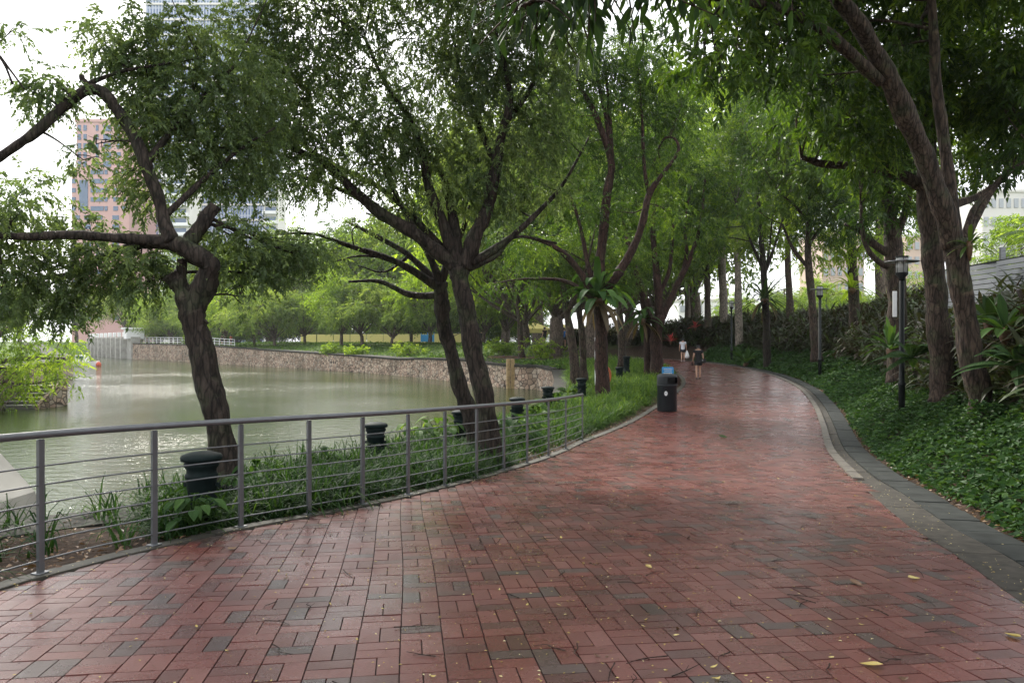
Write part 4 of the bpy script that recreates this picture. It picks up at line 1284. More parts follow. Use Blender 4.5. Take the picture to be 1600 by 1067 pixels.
# slim trunks between pond corner and path
for (px, y0, Y, r_, lean, lb) in ((899, 590, 32.5, .20, -14, 'greyish slim trunk leaning left of the reddish fern trunk'), (913, 590, 33.5, .16, -8, 'thinner slim trunk close to the right of the leaning greyish trunk'),
        (972, 560, 41, .20, -6, 'dark slim trunk between the reddish trunk and the many-limbed tree'), (815, 548, 62, .24, -12, 'small trunk on the grass bank above the pond corner')):
    s_ = 1
    lm = [[(px, y0 + 14, Y, r_ * 1.1), (px + lean * .3, y0 - 50, Y, r_), (px + lean, y0 - 105, Y, r_ * .85), (px + lean * 1.4, y0 - 150, Y, r_ * .6)]]
    for q_ in range(4):
        a_ = rng.uniform(-80, 80)
        lm.append([(px + lean, y0 - 100, Y, r_ * .5), (px + lean + a_ * .5, y0 - 150, Y + rng.normal(), r_ * .35), (px + lean + a_, y0 - 190 - 20 * q_, Y + rng.normal(), r_ * .12)])
    bb = [(px + lean + rng.uniform(-75, 75), y0 - 175 + rng.uniform(-55, 40), Y + rng.normal() * 1.2, 45, 30, .8) for _ in range(8)]
    make_tree('slim_tree', lb, lm, bb, leaf='leaf_mid', bark='bark_grey', L=.16, W=.065, droop=.4, lai=2.0, per=12, slen=.6, group='slim trees near the pond corner')

# --- the right-hand trees
LANCE = dict(leaf='leaf_lance', L=.15, W=.062, droop=.55, per=11, slen=.32)
def rblobs(n, x0, x1, y0, y1, Y0, Y1, rx, ry, dn=1.0, ok=None):
    o = []
    while len(o) < n:
        b = (rng.uniform(x0, x1), rng.uniform(y0, y1), rng.uniform(Y0, Y1), rx * rng.uniform(.7, 1.3), ry * rng.uniform(.7, 1.3), dn)
        if ok is None or ok(b): o.append(b)
    return o
t6 = [
 [(1540, 690, 13, .23), (1534, 640, 13, .205), (1524, 590, 13, .195), (1512, 520, 13, .185), (1500, 440, 13, .18), (1490, 375, 13, .19)],
 [(1488, 385, 13, .175), (1470, 315, 12.9, .168), (1442, 240, 12.8, .165), (1408, 165, 12.6, .165), (1375, 95, 12.4, .15), (1345, 45, 12.2, .135), (1310, -5, 12, .12), (1260, -80, 11.6, .1)],
 [(1376, 128, 12.5, .11), (1340, 95, 12.3, .10), (1290, 50, 12, .085), (1235, 20, 11.6, .075), (1190, 8, 11.2, .065), (1110, -5, 10.8, .045), (1030, -20, 10.4, .03)],
 [(1491, 380, 13, .13), (1486, 310, 13.1, .115), (1473, 210, 13.2, .10), (1462, 110, 13.2, .085), (1455, 0, 13.2, .075), (1450, -80, 13.2, .06)],
 [(1500, 400, 13.1, .09), (1530, 330, 13.4, .07), (1565, 280, 13.6, .05), (1620, 240, 13.8, .03)], [(1505, 380, 13.1, .07), (1520, 330, 13.3, .05), (1545, 300, 13.5, .03)],
]
b6 = rblobs(13, 1070, 1250, -60, 85, 10.5, 12.5, 58, 42, 1.0) + rblobs(14, 1240, 1450, -110, 120, 13.6, 15.5, 65, 50, .9) + rblobs(14, 1450, 1720, -120, 200, 13.8, 15.5, 70, 56, .9) + rblobs(4, 1560, 1720, 190, 330, 13, 15, 50, 40, .7) + [(1100, 90, 11, 36, 30, .7), (1150, 80, 11, 50, 36, .9), (1130, 130, 11.2, 34, 26, .6), (1060, 40, 10.8, 30, 24, .6)]
w6 = [(6, 8, 8.2, 2.2, 1.6, .8, 1.2), (9, 9, 8.5, 2.2, 1.6, .8, 1.2), (2.5, 7.5, 8.2, 1.8, 1.5, .7, 1), (5, 14, 9.5, 2.2, 2, .8), (8, 15, 10, 2.4, 2, .8), (4.5, 11, 9, 2.0, 2, 1.0), (7, 12, 9.4, 2.2, 2, 1.0), (9.5, 13, 8.5, 2, 2, 1), (3, 10, 8.2, 1.6, 1.6, .8)]
make_tree('leaning_right_tree', 'large leaning brown trunk at the right with a pale straight stem growing from its fork', t6, b6, bark='bark_grey', lai=2.6, wblobs=w6, sides=16, bumpy=.035, **LANCE)
t5 = [
 [(1478, 625, 17, .30), (1472, 570, 17, .26), (1466, 500, 17, .24), (1461, 440, 17, .235), (1456, 380, 17, .23), (1450, 320, 17, .23), (1447, 230, 17, .18), (1445, 120, 17, .14), (1450, 0, 17, .11), (1455, -80, 17, .08)],
 [(1447, 300, 17, .14), (1425, 282, 17, .13), (1390, 268, 17, .115), (1340, 260, 16.8, .10), (1285, 256, 16.6, .08), (1252, 246, 16.4, .05)],
 [(1452, 330, 17, .12), (1490, 320, 17.3, .10), (1540, 300, 17.6, .07), (1600, 250, 18, .05)], [(1446, 200, 17, .10), (1400, 140, 17.2, .07), (1330, 100, 17.4, .04)], [(1446, 180, 17, .09), (1500, 110, 17.2, .06), (1560, 60, 17.4, .03)],
]
b5 = rblobs(14, 1240, 1440, 60, 250, 15.5, 18.5, 62, 46, .9) + rblobs(14, 1440, 1680, 20, 260, 16, 19.5, 62, 48, .9) + rblobs(5, 1300, 1400, -60, 60, 16, 18, 60, 45, .8)
make_tree('upright_right_tree', 'thick upright brown trunk standing right behind the leaning trunk at the right', t5, b5, bark='bark_grey', lai=2.6, sides=14, bumpy=.04, wblobs=[(8.5, 17, 10.5, 2.6, 2.4, 1.2), (11.5, 18, 10, 2.5, 2.4, 1.2)], **LANCE)
L2 = dict(leaf='leaf_lance', L=.19, W=.078, droop=.45, per=10, slen=.42)
t7 = [[(1404, 600, 24, .34), (1402, 540, 24, .31), (1400, 460, 24, .29), (1397, 400, 24, .28), (1392, 350, 24, .24), (1385, 290, 24, .16), (1378, 220, 24, .1)],
 [(1396, 400, 24, .15), (1370, 385, 24, .12), (1345, 362, 24, .09), (1320, 350, 24, .05)], [(1395, 380, 24, .15), (1415, 330, 24, .12), (1425, 270, 24, .07)], [(1398, 420, 24, .12), (1372, 408, 23.8, .1), (1352, 380, 23.7, .08), (1345, 320, 23.6, .05)]]
b7 = rblobs(20, 1290, 1470, 160, 350, 22, 26, 45, 30, .9)
make_tree('tagged_tree', 'dark straight trunk with a pale tag behind the nearest park lamp', t7, b7, bark='bark_grey', lai=2.2, **L2)
m = MB(); a = P(1398, 455, 23.68); b = P(1398, 495, 23.68); box(m, (a + b) / 2, (.13, .02, a[2] - b[2]), .0, .004)
o_ = m.build('tree_tag', M['white'], None, loc=(a + b) / 2); tag(o_, 'narrow white vertical tag fixed on the dark trunk behind the nearest lamp', 'tag')
t8 = [[(1276, 565, 35.5, .22), (1272, 520, 35.5, .19), (1267, 450, 35.5, .17), (1262, 385, 35.5, .15), (1266, 320, 35.5, .12), (1272, 250, 35.5, .08)],
 [(1264, 420, 35.5, .09), (1240, 390, 35.5, .08), (1222, 350, 35.5, .05)], [(1264, 380, 35.5, .09), (1290, 350, 35.5, .07), (1320, 335, 35.5, .04)], [(1264, 350, 35.5, .08), (1240, 320, 35.5, .06), (1215, 300, 35.5, .03)]]
make_tree('slender_tree', 'slender dark trunk rising beside the second park lamp', t8, rblobs(22, 1180, 1360, 110, 370, 32, 38, 46, 32, .9), bark='bark_grey', lai=2.2, **dict(L2, leaf='leaf_mid'))
t9 = [[(1200, 585, 44, .25), (1198, 540, 44, .22), (1196, 470, 44, .2), (1191, 400, 44, .16), (1186, 330, 44, .12), (1180, 250, 44, .07)], [(1192, 420, 44, .1), (1170, 370, 44, .07), (1150, 320, 44, .04)], [(1194, 430, 44, .1), (1215, 370, 44, .07), (1232, 310, 44, .04)], [(1195, 440, 44, .07), (1203, 380, 44, .05), (1208, 320, 44, .03)]]
make_tree('nest_fern_tree', 'dark trunk wrapped in a spiky round nest fern right of the far path', t9, rblobs(20, 1080, 1270, 110, 390, 40, 46, 44, 32, .9), bark='bark_dark', lai=2.2, **dict(L2, leaf='leaf_mid'))
t10 = [[(1336, 540, 38, .3), (1334, 470, 38, .26), (1331, 400, 38, .22), (1328, 340, 38, .16)], [(1331, 410, 38, .12), (1305, 385, 38, .1), (1280, 370, 38, .05)], [(1331, 400, 38, .12), (1360, 375, 38, .1), (1390, 360, 38, .05)], [(1330, 380, 38, .1), (1318, 340, 38, .07), (1300, 310, 38, .04)]]
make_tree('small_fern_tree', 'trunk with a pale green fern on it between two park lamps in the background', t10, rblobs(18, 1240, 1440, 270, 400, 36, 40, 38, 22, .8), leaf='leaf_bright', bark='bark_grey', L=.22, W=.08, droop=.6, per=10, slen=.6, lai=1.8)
# the sunlit tree that hangs over the far path
t11 = [[(1108, 550, 60, .3), (1106, 480, 60, .26), (1104, 410, 60, .22), (1110, 330, 60, .16), (1120, 240, 60, .1)], [(1105, 400, 60, .14), (1140, 330, 58, .1), (1180, 250, 56, .06)], [(1105, 410, 60, .12), (1085, 350, 60, .08), (1075, 290, 60, .05)]]
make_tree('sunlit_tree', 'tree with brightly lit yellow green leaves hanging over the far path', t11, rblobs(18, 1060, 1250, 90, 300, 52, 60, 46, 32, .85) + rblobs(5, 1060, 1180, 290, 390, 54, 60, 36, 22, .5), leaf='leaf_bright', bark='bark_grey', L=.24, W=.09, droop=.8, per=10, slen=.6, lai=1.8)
for (px, y0, Y, r_, mt, lb) in ((1132, 535, 60, .32, 'bark_pale', 'pale grey straight trunk where the path bends left'), (1156, 540, 53, .26, 'bark_pale', 'slimmer pale trunk just right of the pale straight trunk'), (1076, 540, 70, .26, 'bark_far', 'hazy trunk at the far end of the path above the walkers'),
        (1235, 520, 52, .22, 'bark_grey', 'background trunk between the nest fern trunk and the slender lamp trunk'), (1378, 520, 47, .3, 'bark_far', 'background trunk just left of the tagged trunk')):
    lm = [[(px, y0 + 25, Y, r_ * 1.1), (px - 2, y0 - 60, Y, r_), (px - 4, y0 - 140, Y, r_ * .85), (px - 2, y0 - 250, Y, r_ * .5)]]
    for q_ in range(4):
        a_ = rng.uniform(-60, 60); lm.append([(px - 4, y0 - 130 - q_ * 15, Y, r_ * .4), (px + a_ * .5, y0 - 190 - q_ * 15, Y, r_ * .25), (px + a_, y0 - 235 - q_ * 15, Y, r_ * .1)])
    make_tree('background_tree', lb, lm, rblobs(8, px - 65, px + 65, y0 - 300, y0 - 165, Y - 2, Y + 2, 36, 26, .9), leaf='leaf_mid', bark=mt, L=.26, W=.1, droop=.5, per=10, slen=.7, lai=1.8, group='trunks beyond the bend of the path')

# --- the roadside tree standing just right of the camera, whose bough hangs into the top of the view
z0 = H1(4.6, .8)
t12w = [np.array([(4.7, .8, z0 - .2, .25), (4.6, .85, 1.6, .21), (4.4, 1.0, 3.0, .2), (4.2, 1.1, 4.4, .16), (4.1, 1.0, 6.5, .1)]),
        np.array([(4.4, 1.0, 3.0, .12), (3.3, 1.8, 3.5, .09), (2.0, 2.6, 3.5, .06), (1.2, 3.0, 3.32, .035), (.6, 3.2, 3.18, .02), (.05, 3.35, 3.04, .01)]),
        np.array([(4.3, 1.1, 3.9, .1), (3.0, .4, 5.2, .07), (1.2, -.2, 6.0, .04)]), np.array([(4.2, 1.1, 4.4, .1), (4.0, 2.8, 5.6, .07), (3.6, 4.6, 6.4, .04)]), np.array([(4.2, 1.1, 4.6, .09), (6, 2.2, 5.8, .06), (8, 3, 6.2, .03)])]
rt = thing('overhanging_tree', 'tree at the right whose bough of large dark leaves hangs across the top', 'tree', (4.7, .8, z0))
m = MB()
for l in t12w:
    c = catmull(l, 6); tube(m, c[:, :3], c[:, 3], 10, .04)
cw = MB()
bough = catmull(t12w[1], 10)
tw_end = []
for k in range(20, len(bough)):
    for _ in range(5):
        s0 = bough[k, :3]
        e = s0 + np.array([rng.normal() * .22, rng.normal() * .25, -rng.uniform(.02, .2)])
        c = catmull(np.array([s0, (s0 + e) / 2 + [0, 0, .05], e]), 3); tube(m, c, np.linspace(.008, .003, len(c)), 4, 0, False); tw_end.append((s0, e))
m.build('trunk', M['bark_grey'], rt, True)
pos, dd = [], []
for s0, e in tw_end:
    for f_ in (.35, .6, .8, 1.0):
        pos.append(s0 * (1 - f_) + e * f_); dd.append(norm((e - s0)) * .4 + rng.normal(size=3) * [.45, .45, .2] + [0, 0, -.8])
pos = np.array(pos); dd = np.array(dd); n = len(pos)
straps(cw, pos, dd, rng.uniform(.07, .125, n), rng.uniform(.03, .048, n), .25, np.clip(rng.normal(.35, .2, n), 0, 1), 6, np.array([.12, .75, 1, .85, .45, .02]), .25, side=norm(rng.normal(size=(n, 3))))
for c, rad in (((1.5, .2, 6), (2.2, 1.6, .9)), ((3.6, 4, 6.4), (1.8, 1.8, .9)), ((6.5, 2.4, 6.2), (2, 1.6, .9)), ((4.1, .8, 6.8), (1.8, 1.8, .9)), ((2.0, 2.6, 5.4), (1.4, 1.2, .6)), ((-.3, -.4, 6.3), (1.8, 1.6, .8))):
    spray_leaves(cw, c, rad, 5200, .15, .055, .8, 12, .42)
cw.build('crown', M['leaf_near'], rt)

# --- generic trees for the distance
def generic(name, h, cr, r0, leaf, bark, L, W, seed, hb=.3, nb=26, lai=.9, lean=.0):
    """returns meshes (trunk, crown) of a tree standing at the origin"""
    tb, cb_ = MB(), MB()
    top = np.array([lean * h, 0, h * .78])
    tr_ = catmull(np.array([(0, 0, -.5), (lean * h * .2, 0, h * hb * .6), (lean * h * .5, .1, h * hb), top]), 6)
    tube(tb, tr_, np.linspace(r0 * 1.1, r0 * .3, len(tr_)), 8, .05)
    for k in range(nb):
        a_ = rng.uniform(0, 2 * math.pi); rr = cr * math.sqrt(rng.uniform(.02, 1)); 
        zz = h * (hb + .12 + (1 - hb - .18) * rng.uniform(.05, 1) * (1 - .55 * (rr / cr) ** 2))
        c = np.array([lean * h * .7 + rr * math.cos(a_), rr * math.sin(a_), zz])
        s0 = tr_[rng.integers(len(tr_) // 3, len(tr_))]
        mid = (s0 + c) / 2 + [0, 0, .06 * h * rng.normal()]
        tw = catmull(np.array([s0, mid, c]), 4); tube(tb, tw, np.linspace(r0 * .35, r0 * .08, len(tw)), 5, 0, False)
        rad = np.array([cr * .34, cr * .34, h * .085]) * rng.uniform(.7, 1.25)
        spray_leaves(cb_, c, rad, int(lai * math.pi * rad[0] * max(rad[2], rad[0] * .6) / (.5 * L * W)), L, W, .35, 9, L * 3.2)
    return tb.mesh('trunk', M[bark], True), cb_.mesh('crown', M[leaf])
def plant_tree(name, label, kind, x, y, s_, rz, group, z=None):
    z = H1(x, y) - .1 if z is None else z
    o = thing(name, label, 'tree', (x, y, z), group)
    for nm, me in zip(('trunk', 'crown'), kind):
        c = bpy.data.objects.new(nm, me); COL.objects.link(c); c.parent = o
    o.scale = (s_, s_, s_); o.rotation_euler = (0, 0, rz)
    return o
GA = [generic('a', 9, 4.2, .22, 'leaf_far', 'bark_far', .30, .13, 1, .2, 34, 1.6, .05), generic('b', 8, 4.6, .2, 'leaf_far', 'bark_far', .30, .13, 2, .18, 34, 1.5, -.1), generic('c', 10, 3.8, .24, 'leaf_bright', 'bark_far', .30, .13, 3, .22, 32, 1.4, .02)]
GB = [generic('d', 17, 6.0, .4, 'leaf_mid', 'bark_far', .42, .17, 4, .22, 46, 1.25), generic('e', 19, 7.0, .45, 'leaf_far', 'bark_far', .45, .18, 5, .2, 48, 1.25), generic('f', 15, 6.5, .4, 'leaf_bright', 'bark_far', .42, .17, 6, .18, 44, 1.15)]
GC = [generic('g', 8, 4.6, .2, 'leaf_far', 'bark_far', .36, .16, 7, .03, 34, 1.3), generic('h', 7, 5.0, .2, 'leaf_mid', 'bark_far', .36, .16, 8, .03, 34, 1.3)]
ORD = 'first second third fourth fifth sixth seventh eighth ninth tenth eleventh twelfth thirteenth fourteenth fifteenth sixteenth seventeenth eighteenth nineteenth twentieth'.split()
# front row along the far stone wall (picture column, distance, scale, kind)
front = [(232, 146, .8, 2), (268, 138, .85, 0), (318, 128, .9, 1), (352, 118, .8, 2), (398, 112, .8, 0), (430, 106, .95, 1), (477, 107, .8, 0), (533, 97, .85, 2), (566, 93, .9, 0), (611, 90, .8, 1), (642, 92, .85, 0), (672, 86, .8, 2), (700, 88, .8, 1), (755, 84, .85, 0), (790, 80, .8, 2)]
for k, (px, Y, s_, kd) in enumerate(front):
    x = (px - 800) / F * Y
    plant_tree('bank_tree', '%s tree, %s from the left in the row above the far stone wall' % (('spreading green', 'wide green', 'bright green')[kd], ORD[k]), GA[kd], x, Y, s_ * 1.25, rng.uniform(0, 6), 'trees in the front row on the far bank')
back = [(30, 230, 1.0, 1), (120, 225, .95, 0), (200, 215, .85, 1), (275, 200, .8, 0), (350, 170, .72, 1), (420, 160, .75, 2), (480, 150, .75, 1), (545, 140, .72, 0), (610, 135, .8, 2), (675, 130, .8, 1), (735, 118, .85, 0), (790, 112, .9, 2), (840, 104, 1.0, 1)]
for k, (px, Y, s_, kd) in enumerate(back):
    x = (px - 800) / F * Y
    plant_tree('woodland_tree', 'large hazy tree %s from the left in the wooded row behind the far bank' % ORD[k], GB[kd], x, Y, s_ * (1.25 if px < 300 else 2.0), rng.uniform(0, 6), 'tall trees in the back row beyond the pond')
for k in range(16):
    px = 250 + k * 38 + rng.normal() * 8; Y = 152 - k * 2.2 + rng.normal() * 3
    x = (px - 800) / F * Y
    plant_tree('bushy_tree', 'low bushy tree %s from the left in the thick understorey behind the far path' % ORD[k], GC[k % 2], x, Y, rng.uniform(.8, 1.2), rng.uniform(0, 6), 'bushy trees behind the far bank path')
for k, (px, Y, s_) in enumerate(((1150, 118, .9), (1195, 100, .8), (1240, 92, .95), (1290, 102, 1.0), (1345, 88, .9), (1400, 94, 1.0), (1450, 80, .9), (1510, 76, 1.0), (1560, 66, .9), (1610, 60, 1.0))):
    x = (px - 800) / F * Y
    plant_tree('bushy_tree', 'bright bushy tree %s from the left behind the thicket on the right bank' % ORD[k], GC[0] if k % 3 else GA[2], x, Y, s_, rng.uniform(0, 6), 'bushy trees behind the right bank')
tall = [(820, 70, 1.0, 2), (870, 62, 1.05, 1), (925, 60, 1.0, 0), (985, 66, 1.1, 2), (1030, 84, 1.15, 0), (1085, 72, 1.2, 0), (1225, 130, .9, 1), (1262, 135, .95, 2), (1325, 118, .8, 1), (1390, 130, .9, 2), (1460, 105, .75, 1), (1540, 95, .6, 2), (1650, 80, .8, 1)]
for k, (px, Y, s_, kd) in enumerate(tall):
    x = (px - 800) / F * Y
    plant_tree('tall_tree', 'tall leafy tree %s from the left in the backdrop behind the far path' % ORD[k], GB[kd], x, Y, s_ * (1.35 if px < 1100 else .72), rng.uniform(0, 6), 'tall trees behind the end of the path')
# light green feathery trees on the left bank
t13 = [[P(-60, 640, 36), P(-50, 560, 36), P(-20, 500, 36)]]
lt = [[(-50, 650, 36, .3), (-40, 580, 36, .25), (-10, 530, 36, .18), (40, 500, 35.5, .1)], [(-30, 570, 36, .15), (40, 560, 35.5, .1), (100, 560, 35, .05)], [(-30, 590, 36, .12), (30, 600, 35.5, .07), (80, 595, 35, .03)], [(-20, 540, 36, .12), (-40, 480, 36, .07), (-60, 420, 36, .03)]]
bt = [(40, 540, 35.5, 60, 26), (20, 575, 35.5, 55, 26, 1.1), (80, 565, 35, 45, 22, .9), (72, 582, 35, 50, 14, .9), (110, 545, 35, 34, 16, .6), (120, 595, 34.5, 22, 10, .5), (30, 610, 35, 45, 18), (-30, 500, 36, 55, 45), (40, 510, 36, 50, 20, .8), (-40, 590, 36, 50, 45, 1), (-6, 640, 33.5, 18, 14, .9), (-14, 660, 33, 22, 16, .9), (100, 520, 36, 30, 12, .5)]
make_tree('feathery_tree', 'light green feathery tree leaning over the water at the left edge of the view', lt, bt, leaf='leaf_bright', bark='bark_far', L=.17, W=.07, droop=.5, lai=1.5, per=14, slen=.6)

# palm behind the grey wall
def palm():
    Y = 40; x = (1625 - 800) / F * Y; z = H1(x, Y)
    o = thing('palm_tree', 'palm with arching fronds behind the grey boundary wall at the right', 'tree', (x, Y, z))
    m = MB(); tp = np.array([x, Y, 7.2]); c = catmull(np.array([(x, Y, z - .2), (x + .1, Y, 4), tp]), 6); tube(m, c, np.linspace(.2, .13, len(c)), 10, .04); m.build('trunk', M['bark_pale'], o, True)
    m = MB(); fronds(m, tp, 22, 2.6, .10, 30, .5, .045); m.build('fronds', M['leaf_mid'], o)
def fronds(m, c, n, L, W, per, leafL, leafW, el0=-.2, el1=1.3):
    """pinnate fronds: a rachis with leaflets on both sides"""
    for k in range(n):
        a_ = k * 2.399 + rng.normal() * .1; el = rng.uniform(el0, el1)
        d = np.array([math.cos(a_) * math.cos(el), math.sin(a_) * math.cos(el), math.sin(el)])
        t = np.linspace(0, 1, 10)
        pts = np.asarray(c) + d * (t * L)[:, None] + np.array([0, 0, -1.0]) * (t ** 2 * L * .55)[:, None]
        tube(m, pts, np.linspace(.012, .004, 10), 4, 0, False)
        tt = np.linspace(.1, 1, per)
        pp_ = np.stack([np.interp(tt, t, pts[:, q]) for q in range(3)], -1); tg = norm(np.stack([np.interp(tt, t, np.gradient(pts[:, q])) for q in range(3)], -1))
        sd = norm(np.cross(tg, [0, 0, 1.0]))
        for sg in (-1, 1):
            dd = sd * sg * .9 + tg * .5 + [0, 0, -.25]; ln = leafL * np.sin(np.clip(tt * 1.05, 0, 1) * math.pi * .9 + .25) * L / 2.6
            leaves(m, pp_, dd, np.cross(dd, tg) * -sg + [0, 0, .01], np.maximum(ln, .03), leafW, np.clip(rng.normal(.5, .2, per), 0, 1), .25)
palm()

# ------------------------------------------------------------------ nest ferns and rosettes
def rosette(name, label, c, n, L, W, el=(.1, 1.3), droop=(.4, .9), leaf='fern', k=8, fold=.2, cat='plant', group=None, dead=0):
    c = np.asarray(c, float)
    o = thing(name, label, cat, c, group)
    m = MB()
    a_ = np.arange(n) * 2.399 + rng.normal(size=n) * .15; e = rng.uniform(*el, n)
    d = np.stack([np.cos(a_) * np.cos(e), np.sin(a_) * np.cos(e), np.sin(e)], -1)
    straps(m, np.repeat(c[None], n, 0) + d * .05, d, L * rng.uniform(.7, 1.1, n), W * rng.uniform(.8, 1.1, n), rng.uniform(*droop, n), np.clip(rng.normal(.5, .22, n), 0, 1), k, np.interp(np.linspace(0, 1, k), [0, .15, .5, .8, 1], [.3, .6, 1, .75, .03]), fold)
    m.build('fronds', M[leaf], o)
    m = MB(); lathe(m, [(.02, -.25), (L * .10, -.12), (L * .13, .02), (.04, .1)], 10, c); m.build('root_ball', M['brown'], o, True)
    if dead:
        m = MB(); a_ = rng.uniform(0, 6.28, dead); d = np.stack([np.cos(a_) * .7, np.sin(a_) * .7, np.full(dead, -.1)], -1)
        straps(m, np.repeat(c[None] - [0, 0, .1], dead, 0), d, L * rng.uniform(.6, .95, dead), W * .7, 1.4, rng.random(dead), k, None, .4); m.build('dead_fronds', M['dry'], o)
    return o
rosette('nest_fern', 'big glossy nest fern clasping the reddish trunk at its fork', P(934, 468, 26.6), 30, 1.75, .34, (0, 1.45), (.6, 1.35), dead=9)
rosette('nest_fern', 'dark spiky nest fern wrapped round the trunk at the right edge of the far path', P(1194, 468, 43.5), 46, 2.0, .17, (-.5, 1.3), (.3, .7), leaf='leaf_near', dead=10)
rosette('nest_fern', 'pale green nest fern on a background trunk between the two park lamps', P(1332, 452, 37.6), 26, 1.5, .18, (-.1, 1.2), (.5, .9), leaf='leaf_bright')
rosette('nest_fern', 'nest fern hanging with brown fronds on the many-limbed dark tree', P(1003, 500, 35.8), 20, 1.6, .22, (-.3, 1.2), (.6, 1.2), dead=10)
rosette('nest_fern', 'small nest fern sprouting from the fork of the leaning right tree', P(1515, 385, 12.8), 18, .42, .07, (-.2, 1.2), (.4, .9), leaf='leaf_mid')
rosette('agave', 'broad leaved rosette plant at the path edge below the nest fern trunk', (*P(1165, 548, 47)[:2], H1(P(1165, 548, 47)[0], 47) + .3), 30, 1.5, .24, (.2, 1.3), (.2, .6), leaf='fern')
rosette('bird_nest_plant', 'upright pale leaved plant at the foot of the tagged trunk', (*P(1392, 540, 21.5)[:2], P(1392, 548, 21.5)[2]), 24, 1.0, .16, (.3, 1.4), (.3, .8), leaf='fern')
rosette('broad_leaf_plant', 'tall broad leaved plant with a bright upright leaf at the right edge above the fern', P(1570, 520, 14.0), 20, .85, .2, (.3, 1.4), (.3, .8), leaf='fern')
rosette('broad_leaf_plant', 'dark broad leaved plant between the leaning right trunk and the frame edge', P(1545, 505, 15.0), 18, .8, .17, (.3, 1.4), (.3, .8), leaf='leaf_near')
o = thing('fern', 'large arching fern beside the leaning right trunk', 'plant', P(1590, 575, 12.2)); m = MB(); fronds(m, P(1590, 575, 12.2), 22, 1.0, .1, 40, .30, .05, .1, 1.2); m.build('fronds', M['fern'], o)
o = thing('fern', 'fern spreading low to the left of the thick upright right trunk', 'plant', P(1425, 560, 18.0)); m = MB(); fronds(m, P(1425, 560, 18.0), 14, 1.1, .1, 30, .36, .05, .1, 1.2); m.build('fronds', M['fern'], o)
for (px, py, Y, L_, lb) in ((838, 600, 21.5, 1.25, 'bright fern behind the right end of the railing, left of the cap bollards'), (868, 590, 25.5, 1.2, 'fern between the two bollards left of the reddish trunk'), (893, 590, 28, 1.1, 'fern at the foot of the slim greyish trunk')):
    c = P(px, py, Y); c[2] = H1(c[0], c[1]) + .1
    o = thing('fern', lb, 'plant', c, 'ferns along the near bank'); m = MB(); fronds(m, c, 18, L_, .1, 30, .42, .05, .3, 1.35); m.build('fronds', M['grass'], o)
for (px, Y, L_, lf, lb) in ((655, 15.3, .9, 'grass', 'bright broad leaved plant left of the twin trunks behind the railing'), (690, 16.6, 1.0, 'grass', 'leafy plant spilling toward the pond behind the twin trunks'), (790, 16.0, 1.0, 'fern', 'glossy arrow leaved plant just right of the twin trunks'), (822, 17.5, .8, 'grass', 'yellowish leafy plant under the cap bollard right of the twin trunks'), (500, 11.5, .6, 'fern', 'dark spiky plant between the leaning trunk and the middle bollard'), (400, 9.7, .6, 'fern', 'dark broad leaved plant at the foot of the leaning trunk'), (300, 7.25, .5, 'fern', 'dark leafy plant in front of the nearest bollard')):
    x = (px - 800) / F * Y; c = np.array([x, Y, H1(x, Y) + .12])
    o = thing('leafy_plant', lb, 'plant', c, 'leafy plants on the near bank')
    n = 46; m = MB(); st_ = MB(); a_ = rng.uniform(0, 6.28, n); e = rng.uniform(.4, 1.45, n); ln = L_ * rng.uniform(.35, .8, n)
    d = np.stack([np.cos(a_) * np.cos(e), np.sin(a_) * np.cos(e), np.sin(e)], -1); tips = c + d * ln[:, None]
    for q_ in range(n): tube(st_, catmull(np.array([c, (c + tips[q_]) / 2 + [0, 0, .04], tips[q_]]), 3), .005, 4, 0, False)
    st_.build('stems', M['grass'], o)
    dd = np.stack([np.cos(a_), np.sin(a_), np.full(n, -.25)], -1)
    straps(m, tips, dd, L_ * rng.uniform(.22, .4, n), L_ * rng.uniform(.12, .2, n), .5, np.clip(rng.normal(.5, .2, n), 0, 1), 6, np.array([.3, .95, 1, .75, .4, .02]), .25); m.build('leaves', M[lf], o)
for (px, Y, s_, lb) in ((300, 121, 1.6, 'round pale shrub on the far bank at the left end of the grass'), (520, 84, 1.3, 'bright green shrub on the grass slope above the stone wall, left one'), (560, 80, 1.2, 'bright green shrub on the grass slope above the stone wall, middle one'), (640, 76, 1.5, 'bright yellowish shrub on the grass slope left of the twin trunks'), (850, 60, 1.8, 'dark rounded shrub behind the slim trunks at the pond corner'), (785, 66, 1.5, 'shrub on the grass right of the twin trunks above the pond corner')):
    x = (px - 800) / F * Y; z = H1(x, Y)
    o = thing('shrub', lb, 'shrub', (x, Y, z), 'shrubs on the far grass slope'); m = MB(); sm = MB()
    for q_ in range(7):
        c = np.array([x + rng.normal() * s_ * .5, Y + rng.normal() * .4, z + s_ * rng.uniform(.25, .7)]); spray_leaves(m, c, (s_ * .45, s_ * .4, s_ * .35), 170, .24, .1, .1, 8, .4); tube(sm, np.array([(x, Y, z), c]), .03, 4, 0, False)
    sm.build('stems', M['bark_far'], o); m.build('foliage', M['leaf_bright'], o)
# red flowered plants by the bend
for (px, Y, lb) in ((1086, 61, 'reddish cordyline at the bend just above the far walker'), (1048, 60, 'pink cordyline just right of the many-limbed tree at the bend')):
    x = (px - 800) / F * Y; z = H1(x, Y)
    rosette('cordyline', lb, (x, Y, z + 1.2), 20, .75, .14, (.2, 1.4), (.2, .6), leaf='red_leaf', group='red leaved plants at the bend')

